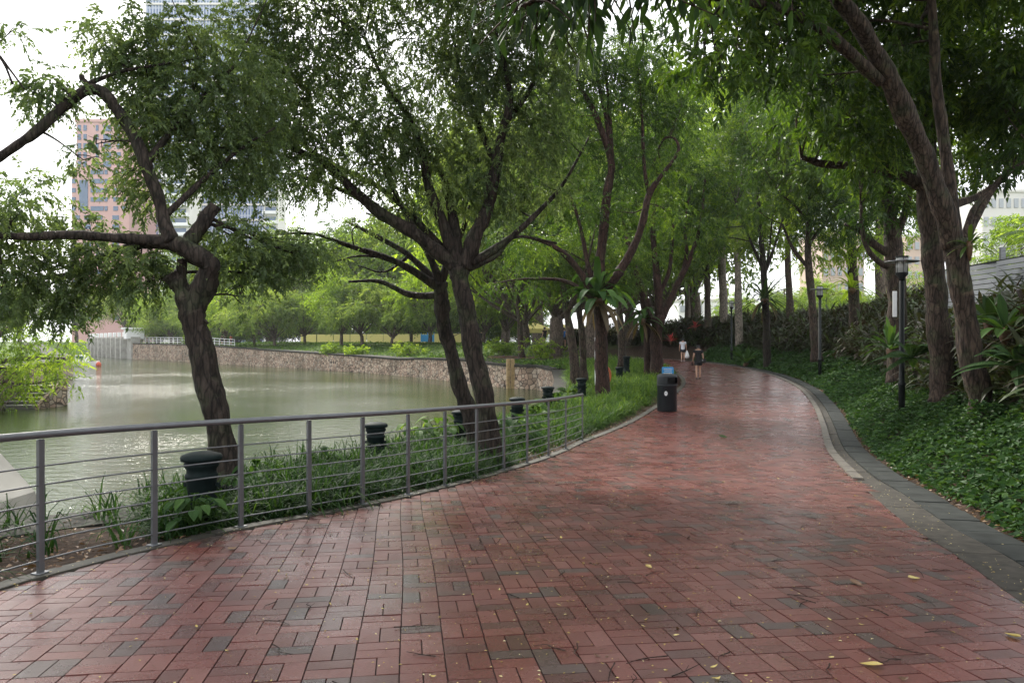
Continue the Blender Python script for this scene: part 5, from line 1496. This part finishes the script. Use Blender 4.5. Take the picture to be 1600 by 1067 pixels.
# ------------------------------------------------------------------ what nobody could count
def along(pl, n, smin, smax):
    s_ = np.concatenate([[0], np.cumsum(np.linalg.norm(np.diff(pl, axis=0), axis=1))])
    u = rng.uniform(smin, smax, n) if np.isscalar(smin) else smin
    t = norm(np.gradient(pl, axis=0))
    p = np.stack([np.interp(u, s_, pl[:, k]) for k in (0, 1)], -1); tt = norm(np.stack([np.interp(u, s_, t[:, k]) for k in (0, 1)], -1))
    return p, np.stack([tt[:, 1], -tt[:, 0]], -1), u
LS = np.concatenate([[0], np.cumsum(np.linalg.norm(np.diff(LEFT, axis=0), axis=1))])
RS = np.concatenate([[0], np.cumsum(np.linalg.norm(np.diff(RIGHT, axis=0), axis=1))])
def lump(x, y, f=1.0): return .5 + .25 * np.sin(x * 1.9 * f + 1.7 * np.sin(y * 1.3 * f)) + .25 * np.sin(y * 2.3 * f + 1.2 * np.sin(x * 2.9 * f))
# strappy grass between railing and pond
def grass_mass():
    m = MB()
    nT = 7600
    u = arclen_at(LEFT, 3.0) + (arclen_at(LEFT, 56) - arclen_at(LEFT, 3.0)) * rng.random(nT) ** 1.5
    p, nr, u = along(LEFT, nT, u, None)
    off_ = .28 + rng.random(nT) * (3.1 + 2.5 * sstep(22, 40, p[:, 1]))
    base = p - nr * off_[:, None]
    x, y = base[:, 0], base[:, 1]
    h_, s_, ip, inn_, rg, db, dl_ = H(x, y)
    ok = (~ip) & (s_ > .1) & (~inn_) & (~rg)
    # bare mulch in places, as at the near end
    bare = (y < 8.0) & (x < -.475 * y) & (off_ > .55) & (off_ < 2.2) & (rng.random(nT) < .85)
    bare |= (y < 9.2) & (x < -.475 * y) & (rng.random(nT) < .9)
    bare |= (y > 13.5) & (y < 18.5) & (off_ < 1.1) & (rng.random(nT) < .85)
    bare |= (y > 18.4) & (y < 40) & (off_ < .45 + .35 * lump(x, y)) 
    ok &= ~bare
    x, y, h_ = x[ok], y[ok], h_[ok]
    per = 19
    n = len(x) * per
    X = np.repeat(x, per) + rng.normal(0, .05, n); Yy = np.repeat(y, per) + rng.normal(0, .05, n); Z = np.repeat(h_, per) - .02
    a_ = rng.uniform(0, 6.28, n); e = rng.uniform(.75, 1.45, n)
    d = np.stack([np.cos(a_) * np.cos(e), np.sin(a_) * np.cos(e), np.sin(e)], -1)
    sc = np.repeat(np.clip(.55 + .5 * lump(x, y) , .5, 1.2), per)
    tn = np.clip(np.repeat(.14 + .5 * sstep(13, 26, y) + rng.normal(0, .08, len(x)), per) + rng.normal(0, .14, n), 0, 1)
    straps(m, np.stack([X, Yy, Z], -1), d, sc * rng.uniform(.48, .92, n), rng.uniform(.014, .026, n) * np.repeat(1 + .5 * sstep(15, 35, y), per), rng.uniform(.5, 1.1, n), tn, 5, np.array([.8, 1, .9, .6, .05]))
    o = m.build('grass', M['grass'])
    return tag(o, 'strappy green grass filling the bank between railing and pond', None, None, 'stuff')
grass_mass()
# climbing ground cover on the right bank
def cover_mass():
    m = MB()
    n = 190000
    u = arclen_at(RIGHT, 3.0) + (arclen_at(RIGHT, 56) - arclen_at(RIGHT, 3.0)) * rng.random(n) ** 1.25
    p, nr, u = along(RIGHT, n, u, None)
    off_ = GUT + SLAB + .02 + 4.2 * rng.random(n) ** .9
    base = p + nr * off_[:, None]
    x, y = base[:, 0], base[:, 1]
    d_ = off_ - GUT - SLAB
    edge = .02 + .17 * lump(x, y, 1.3)
    ok = (d_ > edge * .8) & (y > 2)
    x, y, d_ = x[ok], y[ok], d_[ok]
    h_ = Hv(x, y)
    hgt = (.10 + .55 * lump(x, y, .9) * lump(y, x, 2.1)) * sstep(0, .7, d_) + .05
    z = h_ + hgt * rng.uniform(.25, 1, len(x)) ** .6
    n = len(x)
    a_ = rng.uniform(0, 6.28, n)
    d = np.stack([np.cos(a_), np.sin(a_), rng.normal(-.1, .35, n)], -1)
    # leaves face out of the slope
    nn = np.stack([rng.normal(0, .45, n), rng.normal(-.15, .45, n), np.ones(n)], -1)
    sz = rng.uniform(.06, .14, n) * (1 + .7 * sstep(16, 40, y))
    leaves(m, np.stack([x, y, z], -1), d, nn, sz, sz * .62, np.clip(rng.normal(.42, .2, n), 0, 1), .12)
    o = m.build('ground_cover', M['cover'])
    return tag(o, 'dense dark green leafy ground cover on the right bank', None, None, 'stuff')
cover_mass()
def thicket_mass():
    m = MB()
    nT = 7500
    u = arclen_at(RIGHT, 5.0) + (RS[-1] * .93 - arclen_at(RIGHT, 5.0)) * rng.random(nT) ** 1.05
    p, nr, u = along(RIGHT, nT, u, None)
    off_ = GUT + SLAB + 2.1 + 6.0 * rng.random(nT) ** 1.2
    base = p + nr * off_[:, None]
    x, y = base[:, 0], base[:, 1]
    h_ = Hv(x, y)
    d_ = off_ - GUT - SLAB
    per = 9; n = nT * per
    H_ = np.repeat((.75 + 1.0 * lump(x, y, .7)) * sstep(1.2, 3.4, d_) * (1 + .25 * sstep(22, 12, y)) * (1 - .45 * sstep(38, 50, y)) + .15, per)
    X = np.repeat(x, per) + rng.normal(0, .16, n); Yy = np.repeat(y, per) + rng.normal(0, .16, n)
    Z = np.repeat(h_, per) + H_ * rng.uniform(0, 1.15, n)
    a_ = rng.uniform(0, 6.28, n); e = rng.uniform(.0, 1.2, n)
    d = np.stack([np.cos(a_) * np.cos(e), np.sin(a_) * np.cos(e), np.sin(e)], -1)
    tn = np.clip(np.repeat(np.clip(rng.normal(.4, .22, nT), 0, 1), per) + rng.normal(0, .14, n), 0, 1)
    straps(m, np.stack([X, Yy, Z], -1), d, rng.uniform(.4, .85, n), rng.uniform(.07, .15, n), rng.uniform(.3, .9, n), tn, 5, np.array([.5, 1, .95, .6, .03]), .2)
    o = m.build('thicket', M['thicket'])
    return tag(o, 'dense dark thicket of broad strappy leaves on top of the right bank', None, None, 'stuff')
thicket_mass()
def far_cover():
    m = MB()
    n = 26000
    s0 = np.concatenate([[0], np.cumsum(np.linalg.norm(np.diff(FB, axis=0), axis=1))])
    u = s0[-1] * .75 * rng.random(n) ** 1.3
    p, nr, u = along(FB, n, u, None)
    tst = p + nr * .5
    sg = np.where(inside(POND, tst[:, 0], tst[:, 1]), -1.0, 1.0)
    b = p + nr * (sg * rng.uniform(.3, 13, n))[:, None]
    x, y = b[:, 0], b[:, 1]
    h_, s_, ip, inn_, rg, db, dl_ = H(x, y)
    ok = (~ip) & (dl_ > 3.5) & (~inn_) & (~rg)
    x, y, h_ = x[ok], y[ok], h_[ok]; n = len(x)
    z = h_ + .02 + rng.uniform(0, .35, n) * lump(x, y, .5)
    a_ = rng.uniform(0, 6.28, n); d = np.stack([np.cos(a_), np.sin(a_), rng.uniform(-.1, .9, n)], -1)
    sz = rng.uniform(.12, .3, n)
    leaves(m, np.stack([x, y, z], -1), d, rng.normal(size=(n, 3)) * .4 + [0, 0, 1], sz, sz * .5, np.clip(rng.normal(.5, .22, n), 0, 1))
    tag(m.build('meadow', M['grass'], None), 'green undergrowth on the slope above the far stone wall', None, None, 'stuff')
far_cover()
# leaf litter on the mulch and along the kerbs
def litter():
    m = MB()
    n = 9000
    u = arclen_at(LEFT, 3.0) + (arclen_at(LEFT, 45) - arclen_at(LEFT, 3.0)) * rng.random(n) ** 1.3
    p, nr, u = along(LEFT, n, u, None)
    b = p - nr * (rng.uniform(.0, 2.6, n) ** 1.2 + .1)[:, None]
    p2, nr2, u2 = along(RIGHT, 2600, arclen_at(RIGHT, 3.0) + (arclen_at(RIGHT, 45) - arclen_at(RIGHT, 3.0)) * rng.random(2600) ** 1.3, None)
    b2 = p2 + nr2 * (GUT + SLAB + rng.uniform(-.02, .35, 2600))[:, None]
    b = np.vstack([b, b2])
    h_, s_, ip, inn_, rg, db, dl_ = H(b[:, 0], b[:, 1])
    ok = (~ip) & (s_ > .1) & (~inn_)
    b = b[ok]; h_ = h_[ok]; n = len(b)
    a_ = rng.uniform(0, 6.28, n); d = np.stack([np.cos(a_), np.sin(a_), rng.normal(.05, .25, n)], -1)
    sz = rng.uniform(.025, .085, n)
    leaves(m, np.c_[b, h_ + rng.uniform(.01, .05, n)], d, rng.normal(size=(n, 3)) * .35 + [0, 0, 1], sz, sz * .5, rng.random(n) ** 1.3, .05)
    tag(m.build('leaf_litter', M['brown'], None), 'brown leaf litter lying on the soil along the path edges', None, None, 'stuff')
litter()
# ------------------------------------------------------------------ people
def skin_obj(name, joints, edges, mat, parent, root=0, loc=(0, 0, 0), subd=2):
    me = bpy.data.meshes.new(name)
    me.from_pydata([j[:3] for j in joints], edges, [])
    me.materials.append(mat)
    o = bpy.data.objects.new(name, me); COL.objects.link(o); o.parent = parent
    md = o.modifiers.new('skin', 'SKIN')
    md.use_smooth_shade = True
    sv = me.skin_vertices[0].data
    for k, j in enumerate(joints):
        r = j[3]
        sv[k].radius = (r, r) if np.isscalar(r) else r
        sv[k].use_root = (k == root)
    sb = o.modifiers.new('subsurf', 'SUBSURF'); sb.levels = subd; sb.render_levels = subd
    return o

def person(label, x, y, z, rz, top, bottom, s_=1.0, stride=.16, arm=(0.02, 0.02), hair='short', group=None, sleeve=True, shoe='black_cloth', sit=False):
    o = thing('person', label, 'person', (x, y, z), group)
    o.rotation_euler = (0, 0, rz); o.scale = (s_, s_, s_)
    a, b = arm
    J = {}
    J['pelvis'] = (0, 0, .90, (.135, .10)); J['waist'] = (0, .0, 1.05, (.12, .09)); J['chest'] = (0, .01, 1.25, (.15, .105)); J['neckb'] = (0, 0, 1.39, (.085, .075)); J['neck'] = (0, .005, 1.45, .05)
    J['jaw'] = (0, .02, 1.515, (.066, .075)); J['skull'] = (0, .015, 1.59, (.075, .09)); J['crown'] = (0, .01, 1.645, (.05, .06))
    for sg, sd in ((-1, 'l'), (1, 'r')):
        f = stride * sg
        J['sh' + sd] = (.165 * sg, 0, 1.365, .058); J['el' + sd] = (.225 * sg, -.03 - (a if sg < 0 else b) * .3, 1.10, .042); J['wr' + sd] = (.245 * sg, .05 + (a if sg < 0 else b), .875, .028); J['hand' + sd] = (.245 * sg, .075 + (a if sg < 0 else b), .80, (.018, .035))
        for q_, (dy, dz) in enumerate(((.035, -.085), (.015, -.095), (-.005, -.09), (-.022, -.075))):
            J['f%d%s' % (q_, sd)] = (.24 * sg, .085 + (a if sg < 0 else b) + dy, .80 + dz, .009)
        J['th' + sd] = (.225 * sg, .115 + (a if sg < 0 else b), .795, .010)
        J['hip' + sd] = (.085 * sg, 0, .86, .095); J['kn' + sd] = (.09 * sg, f * .6 + .03, .48, .056); J['calf' + sd] = (.09 * sg, f * .85 - .01, .33, .054); J['an' + sd] = (.09 * sg, f * 1.1 - .03, .085, .034); J['toe' + sd] = (.10 * sg, f * 1.1 + .10, .035, (.036, .028))
    names = list(J); ix = {n_: k for k, n_ in enumerate(names)}
    E = [('pelvis', 'waist'), ('waist', 'chest'), ('chest', 'neckb'), ('neckb', 'neck'), ('neck', 'jaw'), ('jaw', 'skull'), ('skull', 'crown')]
    for sd in 'lr':
        E += [('neckb', 'sh' + sd), ('sh' + sd, 'el' + sd), ('el' + sd, 'wr' + sd), ('wr' + sd, 'hand' + sd), ('hand' + sd, 'th' + sd)] + [('hand' + sd, 'f%d%s' % (q_, sd)) for q_ in range(4)]
        E += [('pelvis', 'hip' + sd), ('hip' + sd, 'kn' + sd), ('kn' + sd, 'calf' + sd), ('calf' + sd, 'an' + sd), ('an' + sd, 'toe' + sd)]
    skin_obj('body', [J[n_] for n_ in names], [(ix[p], ix[q_]) for p, q_ in E], M['skin'], o)
    def sub(name, nm, ed, mat, grow, over={}):
        jj = []
        for n_ in nm:
            v = over.get(n_, J.get(n_)); r = v[3]; r = (r + grow, r + grow) if np.isscalar(r) else (r[0] + grow, r[1] + grow); jj.append((v[0], v[1], v[2], r))
        id_ = {n_: k for k, n_ in enumerate(nm)}
        return skin_obj(name, jj, [(id_[p], id_[q_]) for p, q_ in ed], mat, o)
    mids = {'mid' + sd: (tuple(.45 * np.array(J['sh' + sd][:3]) + .55 * np.array(J['el' + sd][:3])) + (.058,)) for sd in 'lr'}
    ov = dict(mids); ov['pelvis'] = (0, 0, .86, (.15, .115)); ov['hem'] = (0, 0, .80, (.145, .11)); ov['neckb'] = (0, 0, 1.40, (.075, .065))
    sub('shirt', ['hem', 'pelvis', 'waist', 'chest', 'neckb', 'shl', 'midl', 'shr', 'midr'], [('hem', 'pelvis'), ('pelvis', 'waist'), ('waist', 'chest'), ('chest', 'neckb'), ('neckb', 'shl'), ('shl', 'midl'), ('neckb', 'shr'), ('shr', 'midr')], M[top], .022, ov)
    th = {'t' + sd: (tuple(.42 * np.array(J['hip' + sd][:3]) + .58 * np.array(J['kn' + sd][:3])) + (.088,)) for sd in 'lr'}
    ov = dict(th); ov['pelvis'] = (0, 0, .95, (.135, .10))
    sub('shorts', ['pelvis', 'hipl', 'tl', 'hipr', 'tr'], [('pelvis', 'hipl'), ('hipl', 'tl'), ('pelvis', 'hipr'), ('hipr', 'tr')], M[bottom], .016, ov)
    hj = [(0, -.005, 1.555, (.07, .07)), (0, .0, 1.60, (.088, .10)), (0, .005, 1.66, (.06, .068))]
    if hair == 'long': hj = [(0, -.055, 1.40, (.06, .03)), (0, -.045, 1.50, (.075, .05))] + hj
    if hair == 'bun': hj = [(0, -.12, 1.60, .035), (0, -.09, 1.60, .03)] + hj
    skin_obj('hair', hj, [(k, k + 1) for k in range(len(hj) - 1)], M['hair'], o, root=len(hj) - 2)
    # face
    m = MB()
    for sx in (-.03, .03): lathe(m, [(.001, -.011), (.010, -.005), (.012, 0), (.010, .005), (.001, .011)], 8, (sx, .098, 1.575))
    e_ = bpy.data.objects.new('eyes', m.mesh('eyes', M['white'], True)); COL.objects.link(e_); e_.parent = o
    m = MB(); V = np.array([(-.012, .095, 1.545), (.012, .095, 1.545), (0, .122, 1.545), (0, .10, 1.585)]); m.add(V, None, [(0, 1, 2), (1, 3, 2), (3, 0, 2)])
    e_ = bpy.data.objects.new('nose', m.mesh('nose', M['skin'])); COL.objects.link(e_); e_.parent = o
    for sd in 'lr':
        sub('shoe', ['an' + sd, 'toe' + sd], [('an' + sd, 'toe' + sd)], M[shoe], .010, {'an' + sd: (J['an' + sd][0], J['an' + sd][1] - .02, .05, .034)})
    return o
Ya = 36.2; xa = (1091 - 800) / F * Ya
person('person in a black top and dark shorts walking away on the brick path', xa, Ya, float(zP(Ya)) + .0, R(-8), 'black_cloth', 'dark_cloth', 1.0, .10, (.06, -.02), 'short')
m = MB(); c = np.array([xa + .20, Ya - .10, float(zP(Ya)) + .88])
box(m, c, (.24, .13, .2), .2, .03); bg_ = m.build('handbag', M['black_cloth'], None, loc=c); tag(bg_, 'black handbag with a pale clasp at the right hip of the walker in black', 'bag')
m = MB(); box(m, c + [-.03, -.07, .03], (.05, .015, .03), .2, .004); m.build('clasp', M['white'], bg_)
m = MB(); tube(m, catmull(np.array([c + [-.08, 0, .1], c + [-.22, -.02, .42], c + [-.30, .05, .50]]), 5), .008, 5); m.build('strap', M['black_cloth'], bg_)
m = MB(); c = np.array([xa - .26, Ya + .13, float(zP(Ya)) + .74]); lathe(m, [(.02, -.09), (.032, -.085), (.032, .05), (.014, .08), (.014, .1)], 10, c); tag(m.build('bottle', M['dark_cloth'], None, True, loc=c), 'small dark bottle held in the left hand of the walker in black', 'bottle')
Yb = 54.0; xb = (1067 - 800) / F * Yb
person('person in a white shirt and dark shorts walking away farther along the path', xb, Yb, H1(xb, Yb) + .1, R(-12), 'white_cloth', 'dark_cloth', 1.0, .08, (.02, .02), 'bun', shoe='white_cloth')
m = MB(); c = np.array([xb + .30, Yb + .05, H1(xb, Yb) + .1 + .52]); lathe(m, [(.05, -.30), (.15, -.26), (.17, -.1), (.10, .12), (.02, .28)], 10, c); tag(m.build('carrier_bag', M['white'], None, True, loc=c), 'white carrier bag hanging from the right hand of the person in the white shirt', 'bag')
for (px, Y, rz, tp, bt, lb) in ((851, 66, .6, 'black_cloth', 'dark_cloth', 'distant person in dark clothes at the left of the small group by the grass'), (868, 67, 1.2, 'dark_cloth', 'black_cloth', 'distant person in dark clothes in the middle of the small group by the grass'), (881, 65, -.4, 'blue_cloth', 'dark_cloth', 'distant person in a blue top at the right of the small group by the grass'),
        (361, 112, 1.0, 'red_cloth', 'dark_cloth', 'distant person in an orange red top on the far bank behind the stone wall'), (347, 113, 1.0, 'black_cloth', 'dark_cloth', 'distant person in black on the far bank just left of the orange top'), (752, 93, .5, 'black_cloth', 'black_cloth', 'distant person in dark clothes on the far bank seen right of the twin trunks')):
    x = (px - 800) / F * Y
    person(lb, x, Y, H1(x, Y), rz, tp, bt, 1.0, .1, (.02, .02), 'short', 'distant people across the grass')

# ------------------------------------------------------------------ leaves and twigs lying on the bricks
def leaf_mesh(L, W, curl):
    m = MB(); t = np.linspace(0, 1, 6); wd = np.array([.1, .8, 1, .8, .45, .02]) * W / 2
    rows = []
    for k in range(6):
        zc = curl * L * (4 * (t[k] - .5) ** 2) * .25
        rows += [(t[k] * L - L / 2, -wd[k], zc + wd[k] * .35), (t[k] * L - L / 2, 0, zc), (t[k] * L - L / 2, wd[k], zc + wd[k] * .35)]
    q = [(r * 3 + c, r * 3 + c + 1, r * 3 + c + 4, r * 3 + c + 3) for r in range(5) for c in range(2)]
    m.add(rows, q, a=random.uniform(.2, .9)); return m
LM = [leaf_mesh(.045, .022, .5).mesh('fallen_leaf', M['yellow']), leaf_mesh(.035, .02, .9).mesh('fallen_leaf', M['yellow']), leaf_mesh(.055, .024, .7).mesh('fallen_leaf', M['yellow']), leaf_mesh(.06, .03, 1.0).mesh('fallen_leaf', M['brown'])]
n_ok = 0
while n_ok < 285:
    Y = 2.6 + 26 * random.random() ** 1.9
    px = random.uniform(0, 1600)
    if random.random() < .55: px = random.gauss(950, 300)
    x = (px - 800) / F * Y
    if not inside(PATH, np.array([x]), np.array([Y]))[0]: continue
    br = random.random() < .22
    o = bpy.data.objects.new('fallen_leaf', LM[3] if br else random.choice(LM[:3])); COL.objects.link(o)
    s_ = random.uniform(.35, .95); o.scale = (s_, s_, s_)
    o.location = (x, Y, float(zP(Y)) + .004); o.rotation_euler = (random.gauss(0, .2), random.gauss(0, .2), random.uniform(0, 6.28))
    if br: tag(o, 'small curled brown leaf lying on the wet bricks', 'leaf', 'small brown leaves on the bricks')
    else: tag(o, 'small pale yellow leaf lying on the wet bricks', 'leaf', 'small yellow leaves on the bricks')
    n_ok += 1
for (px, py, L_, W_, mt, lb) in ((1582, 994, .085, .05, 'yellow', 'large bright yellow leaf at the right edge of the bricks'), (1361, 1040, .10, .05, 'yellow', 'torn ochre yellow leaf low at the right on the bricks'), (1014, 886, .07, .035, 'yellow', 'pale curled leaf alone in the middle of the bricks'),
        (1428, 904, .085, .05, 'yellow', 'broad yellow leaf on the bricks toward the right drain'), (1338, 912, .11, .045, 'brown', 'curled pale brown leaf beside a twig at the right on the bricks'), (1205, 888, .10, .035, 'brown', 'long dry brown leaf right of centre on the bricks'), (363, 858, .09, .05, 'brown', 'ochre leaf by the railing foot on the bricks'), (1130, 687, .25, .11, 'fern', 'green fallen sprig lying in the middle distance of the path')):
    Y = 1801.8 / (py - 588) if py > 700 else 18.2
    x = (px - 800) / F * Y
    m = leaf_mesh(L_ * 1.15, W_ * 1.35, .3); o = m.build('large_leaf', M[mt]); o.location = (x, Y, float(zP(Y)) + .006); o.rotation_euler = (.1, .1, random.uniform(0, 6)); tag(o, lb, 'leaf')
TM = []
for k in range(7):
    m = MB(); L_ = random.uniform(.08, .28); pts = np.array([(-L_ / 2, 0, 0), (-L_ * .1, random.gauss(0, .012), .004), (L_ * .2, random.gauss(0, .012), .006), (L_ / 2, random.gauss(0, .02), .002)])
    tube(m, catmull(pts, 3), np.linspace(.0035, .0015, 9 + 0) if len(catmull(pts, 3)) == 9 else .0025, 5)
    if random.random() < .5: tube(m, np.array([pts[1], pts[1] + [L_ * .25, random.choice((-1, 1)) * .03, .006]]), .0015, 4)
    TM.append(m.mesh('twig', M['bark_dark']))
n_ok = 0
while n_ok < 95:
    Y = 2.7 + 13 * random.random() ** 1.6
    px = random.gauss(1000, 330); x = (px - 800) / F * Y
    if not inside(PATH, np.array([x]), np.array([Y]))[0]: continue
    o = bpy.data.objects.new('twig', random.choice(TM)); COL.objects.link(o)
    o.location = (x, Y, float(zP(Y)) + .005); o.rotation_euler = (0, math.atan(.04), random.uniform(0, 6.28)); tag(o, 'thin dark twig lying on the wet bricks', 'twig', 'twigs on the bricks'); n_ok += 1

# flecks too many to count
m = MB(); n = 2600
Y = 2.6 + 26 * rng.random(n) ** 1.7; x = (rng.normal(960, 380, n) - 800) / F * Y
pr_, nr_, u_ = along(RIGHT, 900, arclen_at(RIGHT, 3) + 34 * rng.random(900) ** 1.2, None)
e_ = pr_ + nr_ * rng.normal(.05, .16, 900)[:, None]
pl_, nl_, u_ = along(LEFT, 700, arclen_at(LEFT, 4) + 34 * rng.random(700) ** 1.2, None)
f_ = pl_ + nl_ * np.abs(rng.normal(.0, .25, 700))[:, None]
b = np.vstack([np.c_[x, Y], e_, f_]); b = b[inside(PATH, b[:, 0], b[:, 1]) | (np.arange(len(b)) >= n)]
a_ = rng.uniform(0, 6.28, len(b)); sz = rng.uniform(.008, .026, len(b))
leaves(m, np.c_[b, zP(b[:, 1]) + np.where(np.arange(len(b)) >= len(b) - 1600, .03, .004)], np.stack([np.cos(a_), np.sin(a_), np.full(len(b), .05)], -1), rng.normal(size=(len(b), 3)) * .15 + [0, 0, 1], sz, sz * .55, rng.random(len(b)), 0)
tag(m.build('petal_litter', M['yellow']), 'tiny pale flecks of leaf scattered over the bricks', None, None, 'stuff')
m = MB(); n = 1500
Y = 2.6 + 16 * rng.random(n) ** 1.5; x = (rng.normal(900, 420, n) - 800) / F * Y
b = np.vstack([np.c_[x, Y], (pr_ + nr_ * rng.normal(.15, .2, 900)[:, None])[:700]]); k_ = inside(PATH, b[:, 0], b[:, 1]) | (np.arange(len(b)) >= n); b = b[k_]
a_ = rng.uniform(0, 6.28, len(b)); sz = rng.uniform(.02, .08, len(b))
leaves(m, np.c_[b, zP(b[:, 1]) + .006], np.stack([np.cos(a_), np.sin(a_), np.full(len(b), .03)], -1), rng.normal(size=(len(b), 3)) * .1 + [0, 0, 1], sz, .0045, rng.random(len(b)) * .4, 0)
tag(m.build('twig_litter', M['brown']), 'fine dark needles and bits of twig scattered over the bricks', None, None, 'stuff')
# ------------------------------------------------------------------ the hazy air
hz = bpy.data.materials.new('haze')
hz.use_nodes = True
hn = hz.node_tree.nodes; hn.clear()
ho = hn.new('ShaderNodeOutputMaterial'); pv = hn.new('ShaderNodeVolumePrincipled')
pv.inputs['Color'].default_value = (.93, .96, 1.0, 1)
pv.inputs['Density'].default_value = .00018
pv.inputs['Anisotropy'].default_value = .25
hz.node_tree.links.new(pv.outputs[0], ho.inputs['Volume'])
m = MB(); box(m, (0, 1600, 87.9), (3640, 3840, 187))
tag(m.build('haze', hz, None, loc=(0, 1600, 87.9)), 'thin pale haze in the humid air', None, None, 'stuff')
